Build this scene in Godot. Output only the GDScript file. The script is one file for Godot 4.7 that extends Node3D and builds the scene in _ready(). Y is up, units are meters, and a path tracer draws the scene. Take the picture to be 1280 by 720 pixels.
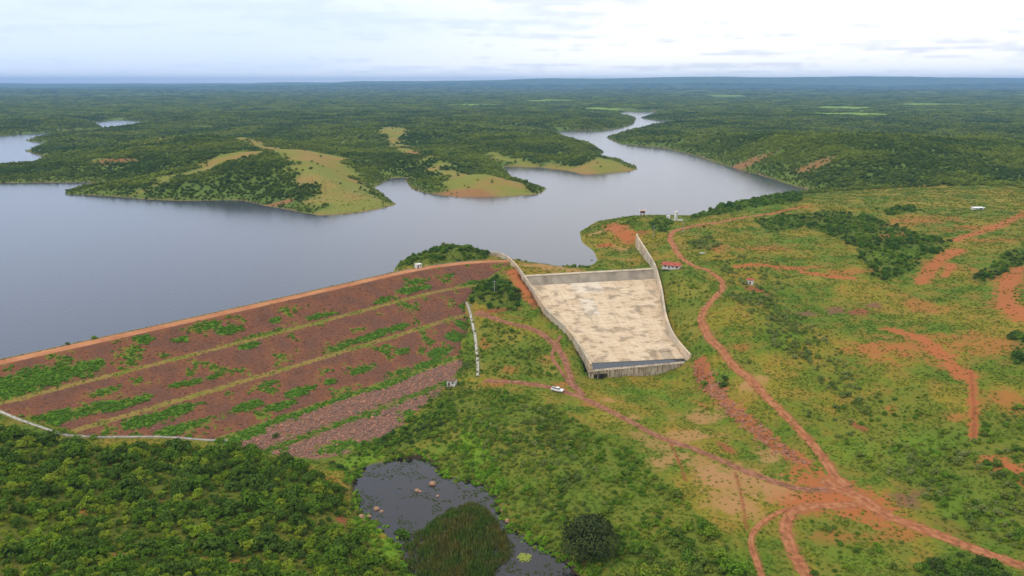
extends Node3D
# A dam, its concrete spillway and its reservoir seen from the air. Plan in metres: x to the right, z towards the viewer, y up.
const W := 24.5
var GROUND_POINTS = PackedFloat32Array([-141.6, -132, 30, -137.8, -174.4, 23, -172.4, -224.7, 19.5, -178.2, -233.2, 19, -152.6, -226, 13.5, -134, -226.2, 11, -111.1, -235.7, 6, -91.5, -237.2, 2, -70.4, -241.5, -1.6, -63, -248, -1.8, -52.7, -257.3, -1.6, -44.8, -266.8, -1.2, -83.9, -247.4, -1.5, -26.5, -352.1, 6, -26.2, -367.5, 9.5, -26.4, -332.8, 2.5, -29.9, -318.6, 0, -109.2, -179.3, 15, -93.3, -149.2, 17, -82.1, -195.6, 10, -67.6, -155.8, 12, -64.1, -218.3, 4.5, -53.3, -194.9, 5, -41.8, -163.7, 6, -40.9, -182.5, 2.5, -44.9, -214, -1.3, -32.3, -219, -1.3, -9.5, -187.9, -1.3, 9.1, -178.6, -1.3, -20, -200.3, -1.3, -54.1, -220.6, 0.8, -51.7, -204.7, 1.6, -44.9, -194.3, 1.2, -42.1, -239.5, 0.8, -22.1, -226.4, 0.5, -8.9, -220.9, 0.6, -2.5, -201.4, 0.8, 9.5, -188.5, 1, 17.2, -181.3, 1.2, 0, -160.5, -1.3, -55.6, -234.3, -0.2, -35.4, -269.1, 1.2, -20.1, -282.8, 2, -12.1, -252.3, 2.6, 0, -217.7, 2.5, 15.8, -214.3, 4.5, 17.9, -248, 4.8, 0, -270.6, 4, 38.7, -194.9, 5, 26.3, -173.1, 4, 45.9, -172.4, 4.5, 62.3, -192.2, 4, 28.5, -235.2, 5, -11.6, -298.6, 4, 3.5, -294.9, 4.8, 18.4, -287.5, 5, 43.5, -260.1, 4.5, 65.7, -235.9, 4, 84.7, -215.8, 3.6, 95.6, -209.9, 3.6, 40.9, -287.8, 3.4, 55.3, -292.5, 3.2, 73.9, -298.7, 3.2, 66.4, -264.5, 3.4, 87.8, -233.3, 3.5, 77.5, -247.5, 3.4, 80, -297.7, 3.6, 82.1, -264.3, 3.5, 88, -242.9, 3.5, 94.8, -225.4, 3.5, 86.3, -304.4, 13, 90.8, -280, 10.4, 96.4, -256.3, 8, 102.3, -234.8, 5.2, 105, -475.9, 32.5, 121.4, -504, 33, 101.4, -441.4, 30.5, 89.7, -401.8, 28.3, 104.5, -408.5, 28.5, 109.1, -402.9, 28, 114.3, -382.9, 25, 91.5, -337, 19.5, 93.4, -306.4, 15.3, 100, -267.1, 10.8, 105, -247.2, 7.8, 107.5, -230.9, 5.4, 107.6, -218.9, 4.2, 109.9, -204, 4.3, 122.7, -181.6, 5.5, 135.1, -165.9, 7, 85.7, -372.1, 20.5, 83.8, -356.5, 17.4, 83.3, -340.6, 14.2, 85.5, -325.9, 12, 86.1, -387.6, 26, 88.2, -197, 3.6, 78.5, -177.5, 3.4, 97.5, -175.2, 5, 112.4, -163, 6.5, 128.3, -230.5, 7.5, 141.3, -205.7, 9.5, 158.1, -201.5, 12, 123.8, -252.8, 9, 122.6, -291.6, 16.5, 153.9, -286.4, 18.5, 183.2, -280, 21, 201.7, -269.7, 25, 149, -244.5, 13, 178.9, -234, 18, 138.3, -334, 20.5, 158.8, -389.5, 25.5, 129.6, -383.1, 24.5, 201, -385.7, 26.5, 237.6, -374.5, 29.5, 262.1, -361.5, 33, 164.3, -474.9, 30, 214, -467.8, 31.5, 273.4, -481.9, 34, 315.4, -441.7, 37, 187.5, -608.1, 32, 147.9, -557.3, 31.5, 241.5, -646.7, 31.5, 195.2, -551.6, 32.5, 351.9, -548.2, 38, 311.8, -617.1, 36, 427.3, -608.5, 40, 269.1, -627.7, 33, -0.9, -408.7, 27.5, 3.5, -390.8, 25.6, 7.3, -377.1, 22.6, 11.3, -366.1, 19.2, 15.5, -355, 16.6, 19.9, -346.2, 14.8, 24.1, -336.9, 13, 27.4, -328.1, 11.2, 29.4, -320, 9.4, 31.7, -311.9, 7.4, 33.3, -304.9, 4.4, 46.2, -408.1, 20.5, 43.3, -379.4, 17, 54, -361.4, 11.5, 58, -331.7, 5, 26, -380.6, 18, 76.5, -396.3, 19, 75.1, -362.9, 11, 76.1, -325.8, 4, 23.3, -413.2, 25.4, 56.7, -419, 25.4, 4.7, -420.4, 26.5, 78.5, -436.4, 25.6, 66.1, -453.4, 25.2, 80.2, -478.6, 26.5, 95.9, -531.8, 36, 103.4, -518.7, 36, 67.3, -504.4, 29.5, 55.9, -491.5, 26.5, 82.1, -492.5, 33, 111.8, -517.4, 34.5, 79, -527.7, 32, -39.1, -435.6, 29.3, -24.4, -435.6, 29.3, -49, -436.5, 28.6, -55.4, -428.5, 27.5, -63.6, -418.5, 26.5, 0, -432.6, 28, 19.1, -423.2, 26.3, 37.2, -411.6, 25.8, -13.2, -387.1, 22.5, -6.5, -377.8, 21.5, -20.6, -375.5, 18.6, 2.1, -367, 18.5, -16.6, -361.4, 15, -5.2, -350.6, 14.2, 9.5, -342.9, 13, 17.5, -334.9, 10.8, 23.6, -321.6, 8, 26, -303, 5.6, 0, -321.1, 9, -7.6, -329.2, 10, -15.1, -323.7, 8, -15.3, -303.1, 4.4, -18.3, -336.4, 11.5, -124.9, -311.4, -3, -75.8, -341.6, -3, -151.2, -289.4, -1, -175.6, -273.9, 6, -44.6, -316.1, -1, -40.2, -345, 0, -34.8, -378.2, 6, -36.2, -397.4, 14, -24.1, -426.7, 18, -61.2, -377.6, -3, -91.3, -323.4, -4, -69.5, -431.8, 24.7, -65.5, -448.8, 24.7, -52.6, -469.5, 24.7, -31.7, -471.9, 24.7, -10.1, -451, 24.7, 4.9, -437.2, 24.9, 28.6, -422.6, 25, 45, -420.6, 25, 52.3, -434.7, 25, 53.1, -464.3, 24.8, 47.8, -491.6, 24.8, 49.3, -528, 24.8, 66.3, -569.9, 24.8, 98.7, -595.2, 24.8, 127.2, -589.6, 24.8, 153.2, -602.8, 24.8, 184.4, -643.9, 24.8, 217, -680.8, 24.8, 259.4, -716.5, 24.8, -231.7, -247.8, 21, -192.9, -167.3, 32, -290.6, -264.6, 27, 205.3, -194.6, 16, 295.7, -298.9, 32, 446.5, -468.2, 42, 126.4, -147.9, 9, 0, -135.4, 0, -67.4, -114.5, 20, 67.7, -143.2, 4, 45.6, -131.2, 4, -109.6, -95.8, 30])
var DAM_AXIS = PackedVector2Array([Vector2(-236, -216), Vector2(-194.2, -259.5), Vector2(-165, -289), Vector2(-135.5, -319), Vector2(-88, -368.5), Vector2(-63, -395), Vector2(-40, -413), Vector2(-18, -422), Vector2(-1, -424)])
var DAM_PROFILE = PackedVector2Array([Vector2(-34, 12), Vector2(-3.6, 28), Vector2(3.6, 28), Vector2(20, 20.4), Vector2(24.2, 20), Vector2(44, 12.4), Vector2(48.2, 12), Vector2(71, 4.4), Vector2(75.6, 4), Vector2(86.5, 1.5), Vector2(90.5, 1.3), Vector2(107, -1.2), Vector2(109, -3)])
var LAKES = [
	PackedVector2Array([Vector2(-69.6, -432.6), Vector2(-65.6, -449.7), Vector2(-52.7, -470.4), Vector2(-31.8, -472.8), Vector2(-10.1, -451.9), Vector2(4.9, -438.9), Vector2(28.7, -424.6), Vector2(45.3, -422.6), Vector2(52.6, -436.8), Vector2(53.2, -465.6), Vector2(47.9, -493), Vector2(49.5, -529.5), Vector2(66.5, -571.6), Vector2(99, -596.9), Vector2(127.2, -589.4), Vector2(152.7, -600.7), Vector2(183.8, -641.4), Vector2(216.1, -677.9), Vector2(258.2, -713.2), Vector2(304.5, -735.1), Vector2(301.1, -764.3), Vector2(297.1, -851.7), Vector2(282, -1000.1), Vector2(276.9, -1113.2), Vector2(257, -1254.3), Vector2(194.6, -1338.8), Vector2(188.5, -1499.7), Vector2(238.6, -1647.7), Vector2(344.9, -1896.2), Vector2(473, -2029.7), Vector2(479.3, -2136.9), Vector2(416.8, -2231.1), Vector2(403, -2361.1), Vector2(491.6, -2636.9), Vector2(578, -2984.7), Vector2(579.8, -3170.2), Vector2(498, -3121.7), Vector2(370.8, -2636.9), Vector2(394.9, -2388.9), Vector2(328.7, -2009.5), Vector2(270, -1827.4), Vector2(200.9, -1703.6), Vector2(111.4, -1733), Vector2(100.7, -1647.7), Vector2(115.7, -1435.1), Vector2(144.2, -1338.8), Vector2(147.8, -1179.7), Vector2(130, -1113.2), Vector2(69.9, -1076.7), Vector2(67.3, -1053.7), Vector2(126.6, -1082.7), Vector2(164.3, -970.4), Vector2(156.8, -924.5), Vector2(126.2, -898.9), Vector2(84.8, -874.7), Vector2(69.4, -924.5), Vector2(30.3, -960.8), Vector2(-12.6, -970.4), Vector2(-5, -915.8), Vector2(1.8, -844.3), Vector2(37.4, -758.3), Vector2(27.6, -718.6), Vector2(-3.9, -702.8), Vector2(-49.8, -697.7), Vector2(-61.4, -708), Vector2(-78, -718.6), Vector2(-103.8, -752.3), Vector2(-113, -789.3), Vector2(-124.5, -859.3), Vector2(-137.2, -844.3), Vector2(-143.2, -789.3), Vector2(-144.1, -770.4), Vector2(-124.4, -713.2), Vector2(-112.5, -677.9), Vector2(-101.6, -654.6), Vector2(-113.7, -632.8), Vector2(-137.6, -604.5), Vector2(-158.4, -596.9), Vector2(-200.3, -632.8), Vector2(-258.1, -682.7), Vector2(-301.8, -677.9), Vector2(-339.2, -682.7), Vector2(-393.2, -708), Vector2(-440.6, -718.6), Vector2(-455.3, -740.8), Vector2(-454.3, -770.4), Vector2(-427.8, -795.8), Vector2(-476.2, -809.1), Vector2(-560.9, -802.4), Vector2(-670.9, -776.6), Vector2(-980, -700), Vector2(-900, -420), Vector2(-560, -250), Vector2(-330, -170), Vector2(-262, -196), Vector2(-231.8, -233.4), Vector2(-223, -242.6), Vector2(-214.4, -251.5), Vector2(-206.3, -260), Vector2(-198.1, -268.4), Vector2(-186.7, -275.7), Vector2(-178.5, -283.9), Vector2(-170.3, -292.1), Vector2(-162.3, -300.2), Vector2(-154.7, -308), Vector2(-146.2, -316.7), Vector2(-137.1, -326), Vector2(-129, -334.4), Vector2(-119.9, -343.9), Vector2(-110.6, -353.6), Vector2(-101.7, -362.8), Vector2(-94, -370.9), Vector2(-84.5, -381), Vector2(-76.6, -389.8), Vector2(-69.1, -397.5)]),
	PackedVector2Array([Vector2(-674.2, -970.4), Vector2(-655.2, -990), Vector2(-696.7, -1100.8), Vector2(-786.3, -1193.9), Vector2(-851.6, -1357), Vector2(-928.2, -1414.8), Vector2(-986, -1595.3), Vector2(-975.3, -1675.2), Vector2(-949.5, -1661.4), Vector2(-955.8, -1763.4), Vector2(-971.8, -1896.2), Vector2(-946.8, -2017.5), Vector2(-1184.7, -2256), Vector2(-1167.2, -2092.7), Vector2(-987, -1811), Vector2(-999.9, -1718.2), Vector2(-1015.4, -1661.4), Vector2(-1053.9, -1621.1), Vector2(-1062.4, -1546.1), Vector2(-1353.4, -1499.7), Vector2(-1146.6, -1179.7), Vector2(-794.8, -990)])]
var POND = PackedVector2Array([Vector2(-54.1, -220.4), Vector2(-53.7, -223.5), Vector2(-51.8, -229.4), Vector2(-48.9, -231.7), Vector2(-42, -236.8), Vector2(-33.2, -238), Vector2(-26.9, -232.8), Vector2(-24.2, -225.1), Vector2(-16.3, -220.9), Vector2(-8.9, -218.9), Vector2(-5.5, -212.4), Vector2(-4.3, -203.6), Vector2(-1.5, -194.9), Vector2(4.7, -188), Vector2(15.6, -178.6), Vector2(18, -172.3), Vector2(20.9, -161.9), Vector2(-7.9, -150.4), Vector2(-25.5, -165.1), Vector2(-30.6, -178.6), Vector2(-36.7, -191.2), Vector2(-46.1, -200), Vector2(-52.6, -213.4)])
var REED_BED = PackedVector2Array([Vector2(-30.9, -186.1), Vector2(-26.1, -194.9), Vector2(-19.3, -204.5), Vector2(-12.4, -208.1), Vector2(-7.3, -203.1), Vector2(-2.4, -193.2), Vector2(0.7, -182.6), Vector2(-4, -173.7), Vector2(-8.5, -165.1), Vector2(-23.5, -166.7), Vector2(-28.5, -175)])
var TRACKS = [
	[3.0, PackedVector2Array([Vector2(-11.6, -298.5), Vector2(3.5, -294.2), Vector2(18.4, -287.6), Vector2(28.9, -279.9), Vector2(43.5, -260.1), Vector2(54.6, -245), Vector2(65.7, -235.9), Vector2(76.4, -224.6), Vector2(84.7, -215.8), Vector2(93.2, -210.4), Vector2(101.9, -209.6)])],
	[2.6, PackedVector2Array([Vector2(-18.8, -364.2), Vector2(-5.2, -350.5), Vector2(5.2, -345.1), Vector2(12.2, -340.8), Vector2(17.4, -334.2), Vector2(22.6, -323), Vector2(25.1, -306.3), Vector2(26.4, -295.2), Vector2(29.5, -282.5)])],
	[3.0, PackedVector2Array([Vector2(198, -560), Vector2(175.6, -547.3), Vector2(150, -526.7), Vector2(130.8, -512.4), Vector2(116.8, -495.7), Vector2(108.3, -484.5), Vector2(103.9, -473), Vector2(102.6, -456.6), Vector2(101.1, -438), Vector2(101.9, -421.5), Vector2(105, -408.5), Vector2(110.1, -403.3), Vector2(112.9, -394.8), Vector2(114.7, -386.4), Vector2(110.8, -371.8), Vector2(102.7, -357.3), Vector2(96.1, -346.8), Vector2(91.7, -337.7), Vector2(91.6, -329.2), Vector2(91.9, -319.8), Vector2(93.4, -306.3), Vector2(95.6, -291.3), Vector2(100, -267.1), Vector2(105, -247.2), Vector2(107.6, -231), Vector2(107.6, -218.9), Vector2(108.9, -210.8)])],
	[3.8, PackedVector2Array([Vector2(103.1, -215.5), Vector2(105.7, -209.3), Vector2(109.9, -204), Vector2(113, -193.2), Vector2(122.7, -181.6), Vector2(129.9, -172), Vector2(135.6, -165.1), Vector2(139.4, -157.6)])],
	[3.2, PackedVector2Array([Vector2(108.6, -201.8), Vector2(101.7, -200.1), Vector2(92.3, -200), Vector2(86.2, -197.1), Vector2(82.2, -192.1), Vector2(80.3, -187.3), Vector2(78.9, -179.7), Vector2(78.5, -171.6), Vector2(78.2, -162.6), Vector2(77.7, -153.8)])],
	[1.6, PackedVector2Array([Vector2(84.9, -198.9), Vector2(78.7, -195), Vector2(73.5, -190.4), Vector2(69.1, -184.1), Vector2(67.5, -177.3), Vector2(66.5, -168.2), Vector2(65, -160.4)])],
	[1.4, PackedVector2Array([Vector2(23.2, -334.6), Vector2(18.7, -319.9), Vector2(23, -300.4), Vector2(26.8, -287.1)])]]
var PATCHES = [
	["o", 292.9, -518.6, 39.6, 18, 0.2], ["o", 307.3, -485.4, 28.7, 10, 0.15], ["o", 248.1, -473.9, 17.8, 8, 0.3], ["o", 299.2, -447, 23.9, 8, -0.2], ["o", 190.3, -401.2, 19.9, 7, 0.1], ["o", 161.6, -409.6, 22.3, 4, 0.1], ["o", 161.7, -451.5, 18.8, 10, 0.3], ["o", 129.5, -445, 15.6, 9, 0.2], ["r", 170.6, -342, 9.6, 6, 0], ["v", 160.5, -345.8, 6.9, 5, 0], ["v", 179.7, -349.1, 5.3, 4, 0.2], ["o", 241.6, -404.9, 8.4, 24, 0.5], ["o", 262.2, -425.4, 11.1, 9, 0.5], ["o", 201.4, -345.5, 10, 16, 0.3], ["o", 172.4, -300, 21.8, 14, 0.3], ["o", 154.3, -294.4, 15.3, 12, 0.2], ["o", 178.8, -289.7, 10.2, 9, 0.6], ["o", 175.8, -272.6, 4.5, 10, 0.4], ["o", 198.9, -290.3, 16.1, 18, 0.6], ["o", 257.5, -363.7, 10, 24, 0.4], ["o", 232.8, -326.9, 9.1, 20, 0.3], ["o", 175.8, -259.2, 1.8, 16, 0], ["o", 177.8, -245.6, 9.2, 12, 0.6], ["o", 101.1, -305, 6, 4, 0], ["r", 130.1, -375.3, 4.5, 6, 0.5], ["v", 132.3, -364.9, 5.3, 4, 0.6], ["v", 143.4, -342.3, 7.6, 4, 0.2], ["r", 83.5, -303.5, 2.6, 6, 0.3], ["p", 97.8, -276.2, 10.4, 6, 0.5], ["p", 65.4, -246.8, 14, 8, 0.4], ["p", 74.7, -218, 14.4, 9, 0.4], ["p", 65.3, -203, 10.8, 8, 0.4], ["p", 52.5, -227.1, 6.9, 6, 0.6], ["p", 90.2, -232, 9.2, 6, 0.4], ["p", 76.1, -265.4, 13.3, 6, 0.4], ["p", 87.3, -208.4, 8.5, 8, 0.2], ["p", 47.1, -262.7, 3.9, 5, 0.3], ["o", 99.1, -225.9, 6.7, 4, 0.6], ["o", 98.2, -203.5, 17, 9, 0], ["o", 103.2, -209.5, 8.7, 8, 0], ["v", 123, -201.9, 5.3, 7, 0], ["o", 113.4, -184.7, 12.6, 7, 0.35], ["o", 109.7, -191.3, 5.6, 5, 0.3], ["r", 126.7, -187.2, 3.4, 6, 0.3], ["o", 94.6, -183.8, 7.9, 6, 0.3], ["o", 155.4, -210.8, 6.9, 6, 0.2], ["o", 157.1, -201.7, 5.5, 8, 0.2], ["o", 141.7, -253.1, 3.4, 3, 0.2], ["r", 127.5, -244, 2, 7, 0.2], ["o", 158.3, -240.9, 4.8, 4, 0.1], ["g", -19.8, -327.5, 6.9, 14, 0.2], ["k", -22.2, -315.3, 5.2, 6, 0.2], ["g", -22.9, -340.2, 4.8, 8, 0], ["g", -22.3, -358.6, 3.3, 8, 0], ["k", -29, -308.7, 7.3, 5, 0.2], ["g", -59.8, -234, 12, 5, 0.3], ["g", -42.8, -253.9, 12.6, 6, 0.4], ["p", 23.4, -414.7, 16.9, 7, 0], ["p", 37.1, -410.9, 12.1, 5, 0], ["p", 14.3, -422.4, 10.5, 7, 0.1], ["p", 70.8, -468.2, 7.4, 12, 0.5], ["p", 62.5, -510.8, 9.2, 9, 0.3], ["p", 71.3, -437.7, 6, 6, 0.2], ["o", 75.2, -509.3, 8, 12, 0.6], ["o", 77.1, -487.3, 4.4, 6, 0.3], ["r", 61.2, -476.1, 4.8, 4, 0.2], ["r", 87.1, -489.2, 3.9, 5, 0.5], ["r", 0.9, -398.4, 5.9, 12, 0.5], ["r", 6.5, -380.6, 4.3, 14, 0.3], ["r", 11.7, -367, 3.4, 10, 0.3], ["r", -8.3, -361.3, 12.4, 2.2, 0.15], ["o", 14.8, -315.6, 6.7, 6, 0.3], ["o", -7, -295, 9.1, 3, 0.1], ["o", 20.7, -292.5, 4.9, 6, 0.4], ["o", 0, -307.4, 6.5, 5, 0.2], ["o", -13.4, -329.3, 3.1, 6, 0.2], ["o", 30.9, -273.5, 5.3, 4, 0.3], ["o", -60.5, -214.4, 3.9, 4, 0.5], ["o", -76.6, -224.3, 2.3, 3, 0.2], ["o", -80.4, -158.3, 7, 4, 0], ["o", -66.4, -157.9, 5.9, 4, 0], ["o", -96, -154.2, 3.7, 3, 0], ["o", -72.8, -182.5, 2.5, 3, 0.2], ["o", -103.8, -188.5, 2.1, 2.5, 0], ["o", -62.8, -182.9, 2.2, 2.5, 0.1], ["o", -116.8, -175.6, 2.1, 2, 0], ["r", -51.5, -192.1, 1.5, 4, 0.4], ["g", -14, -230.6, 6.4, 8, 0.9], ["g", -8.1, -220.6, 4.5, 10, 0.7], ["g", -13.1, -212.3, 2.7, 5, 0.4], ["g", -23.4, -241.4, 9, 7, 0.3], ["g", 70.1, -281, 13.8, 7, 0.2], ["g", 54.6, -288.3, 16.1, 5, 0.1], ["y", 40.7, -262.2, 9.6, 6, 0.4], ["g", 71.7, -304.8, 8.9, 3, 0], ["g", 189.9, -472.9, 17, 6, 0], ["k", -8.8, -387.9, 13.2, 9, 0.1], ["y", 18, -307.5, 13.1, 10, 0.3], ["y", 0, -336.2, 10.1, 8, 0.2], ["y", 93.8, -375.4, 10.5, 12, 0.4], ["y", 88.6, -333.8, 4.8, 12, 0.2], ["g", 89, -291, 5.7, 12, 0.6], ["g", 118.2, -232.5, 12.6, 10, 0.4], ["g", 139.7, -226.4, 16, 12, 0.2], ["g", 133.4, -191.6, 14.4, 9, 0.3], ["g", 91.7, -172.2, 10.1, 8, 0.2], ["y", 158.8, -389.5, 23.7, 8, 0.2], ["y", 325.7, -580.1, 66.1, 14, 0], ["y", 393.1, -586.3, 46.7, 14, 0], ["y", 268.4, -594.7, 28.9, 8, 0], ["g", 123.2, -313, 15.5, 10, 0.5], ["g", 229.4, -425.7, 27, 18, 0.4], ["g", 187.8, -587.5, 41, 14, 0], ["p", 21.8, -182.2, 3.4, 3, 0.2], ["o", 18.8, -173.6, 3.3, 3, 0.3], ["r", 76.4, -238.2, 2.5, 8, 0.4], ["p", 39.7, -278.7, 3.4, 3, 0.2], ["y", -24.1, -250.2, 7.4, 5, 0.2], ["o", 76.8, -274.9, 2, 8, 0.5]]
var CLIFF = PackedVector2Array([Vector2(82.9, -305.6), Vector2(83.9, -297.3), Vector2(84.1, -284.7), Vector2(85.8, -272.7), Vector2(88.5, -260), Vector2(92.3, -247.5), Vector2(95.8, -236.3), Vector2(100.3, -227.1)])
var SOIL_LINES = [
	[2.6, PackedVector2Array([Vector2(172.8, -318.6), Vector2(179.3, -306.7), Vector2(179.6, -291.2), Vector2(178, -277.6), Vector2(175.5, -266.5)]), "o"],
	[3.5, PackedVector2Array([Vector2(219.5, -378.2), Vector2(235.2, -398.9), Vector2(251.1, -415.6), Vector2(267.4, -427.8)]), "o"],
	[2.0, PackedVector2Array([Vector2(234.3, -383.6), Vector2(248.2, -402.3)]), "o"],
	[2.2, PackedVector2Array([Vector2(129.8, -411.3), Vector2(142.4, -414.7), Vector2(159.3, -409.6), Vector2(167.1, -408.1)]), "o"],
	[2.6, PackedVector2Array([Vector2(165, -402.5), Vector2(174.9, -396.7), Vector2(187.1, -391.8)]), "o"],
	[4, PackedVector2Array([Vector2(273.8, -382.4), Vector2(256, -364.5), Vector2(237.8, -337.6), Vector2(228.5, -313)]), "o"],
	[1.4, PackedVector2Array([Vector2(180.3, -268.5), Vector2(164.3, -238.7), Vector2(157.6, -227.5)]), "o"],
	[2.5, PackedVector2Array([Vector2(239.6, -324.4), Vector2(229.7, -322)]), "o"],
	[3, PackedVector2Array([Vector2(105.6, -215.2), Vector2(104, -205.6), Vector2(93.2, -203.7)]), "o"],
	[7, PackedVector2Array([Vector2(100.1, -214.7), Vector2(103.4, -207.1), Vector2(108.8, -199.5)]), "o"],
	[5, PackedVector2Array([Vector2(88.2, -203.8), Vector2(100.4, -203)]), "o"],
	[2.2, PackedVector2Array([Vector2(155.6, -213.2), Vector2(161.6, -204.9)]), "o"],
	[2.2, PackedVector2Array([Vector2(197, -557.2), Vector2(217.3, -571), Vector2(240.5, -586.9)]), "o"],
	[4, PackedVector2Array([Vector2(63.8, -228.1), Vector2(69.2, -212.6), Vector2(72.2, -196.9)]), "p"],
	[3, PackedVector2Array([Vector2(47.2, -245), Vector2(57.3, -230.4)]), "p"],
	[6, PackedVector2Array([Vector2(69.3, -217.6), Vector2(83, -210.8)]), "p"],
	[5, PackedVector2Array([Vector2(71.6, -529.2), Vector2(75.1, -496.6), Vector2(78.9, -485)]), "o"],
	[2.5, PackedVector2Array([Vector2(57.6, -476.6), Vector2(64.4, -480.5)]), "o"],
	[3, PackedVector2Array([Vector2(0, -403.6), Vector2(4.4, -385.1), Vector2(9.3, -371.5)]), "o"],
	[3, PackedVector2Array([Vector2(278.6, -454), Vector2(320.7, -481.2), Vector2(377.8, -530.6)]), "o"]]
var GULLIES = [PackedVector2Array([Vector2(57.3, -243.9), Vector2(57.3, -230.4), Vector2(56.5, -214.1)]), PackedVector2Array([Vector2(75, -220.7), Vector2(72.4, -205.7), Vector2(68.9, -188.7)]), PackedVector2Array([Vector2(180.3, -268.5), Vector2(164.3, -238.7), Vector2(157.6, -227.5)]), PackedVector2Array([Vector2(-16.8, -365.7), Vector2(-4.1, -355.8), Vector2(6.1, -352.4)])]
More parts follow.
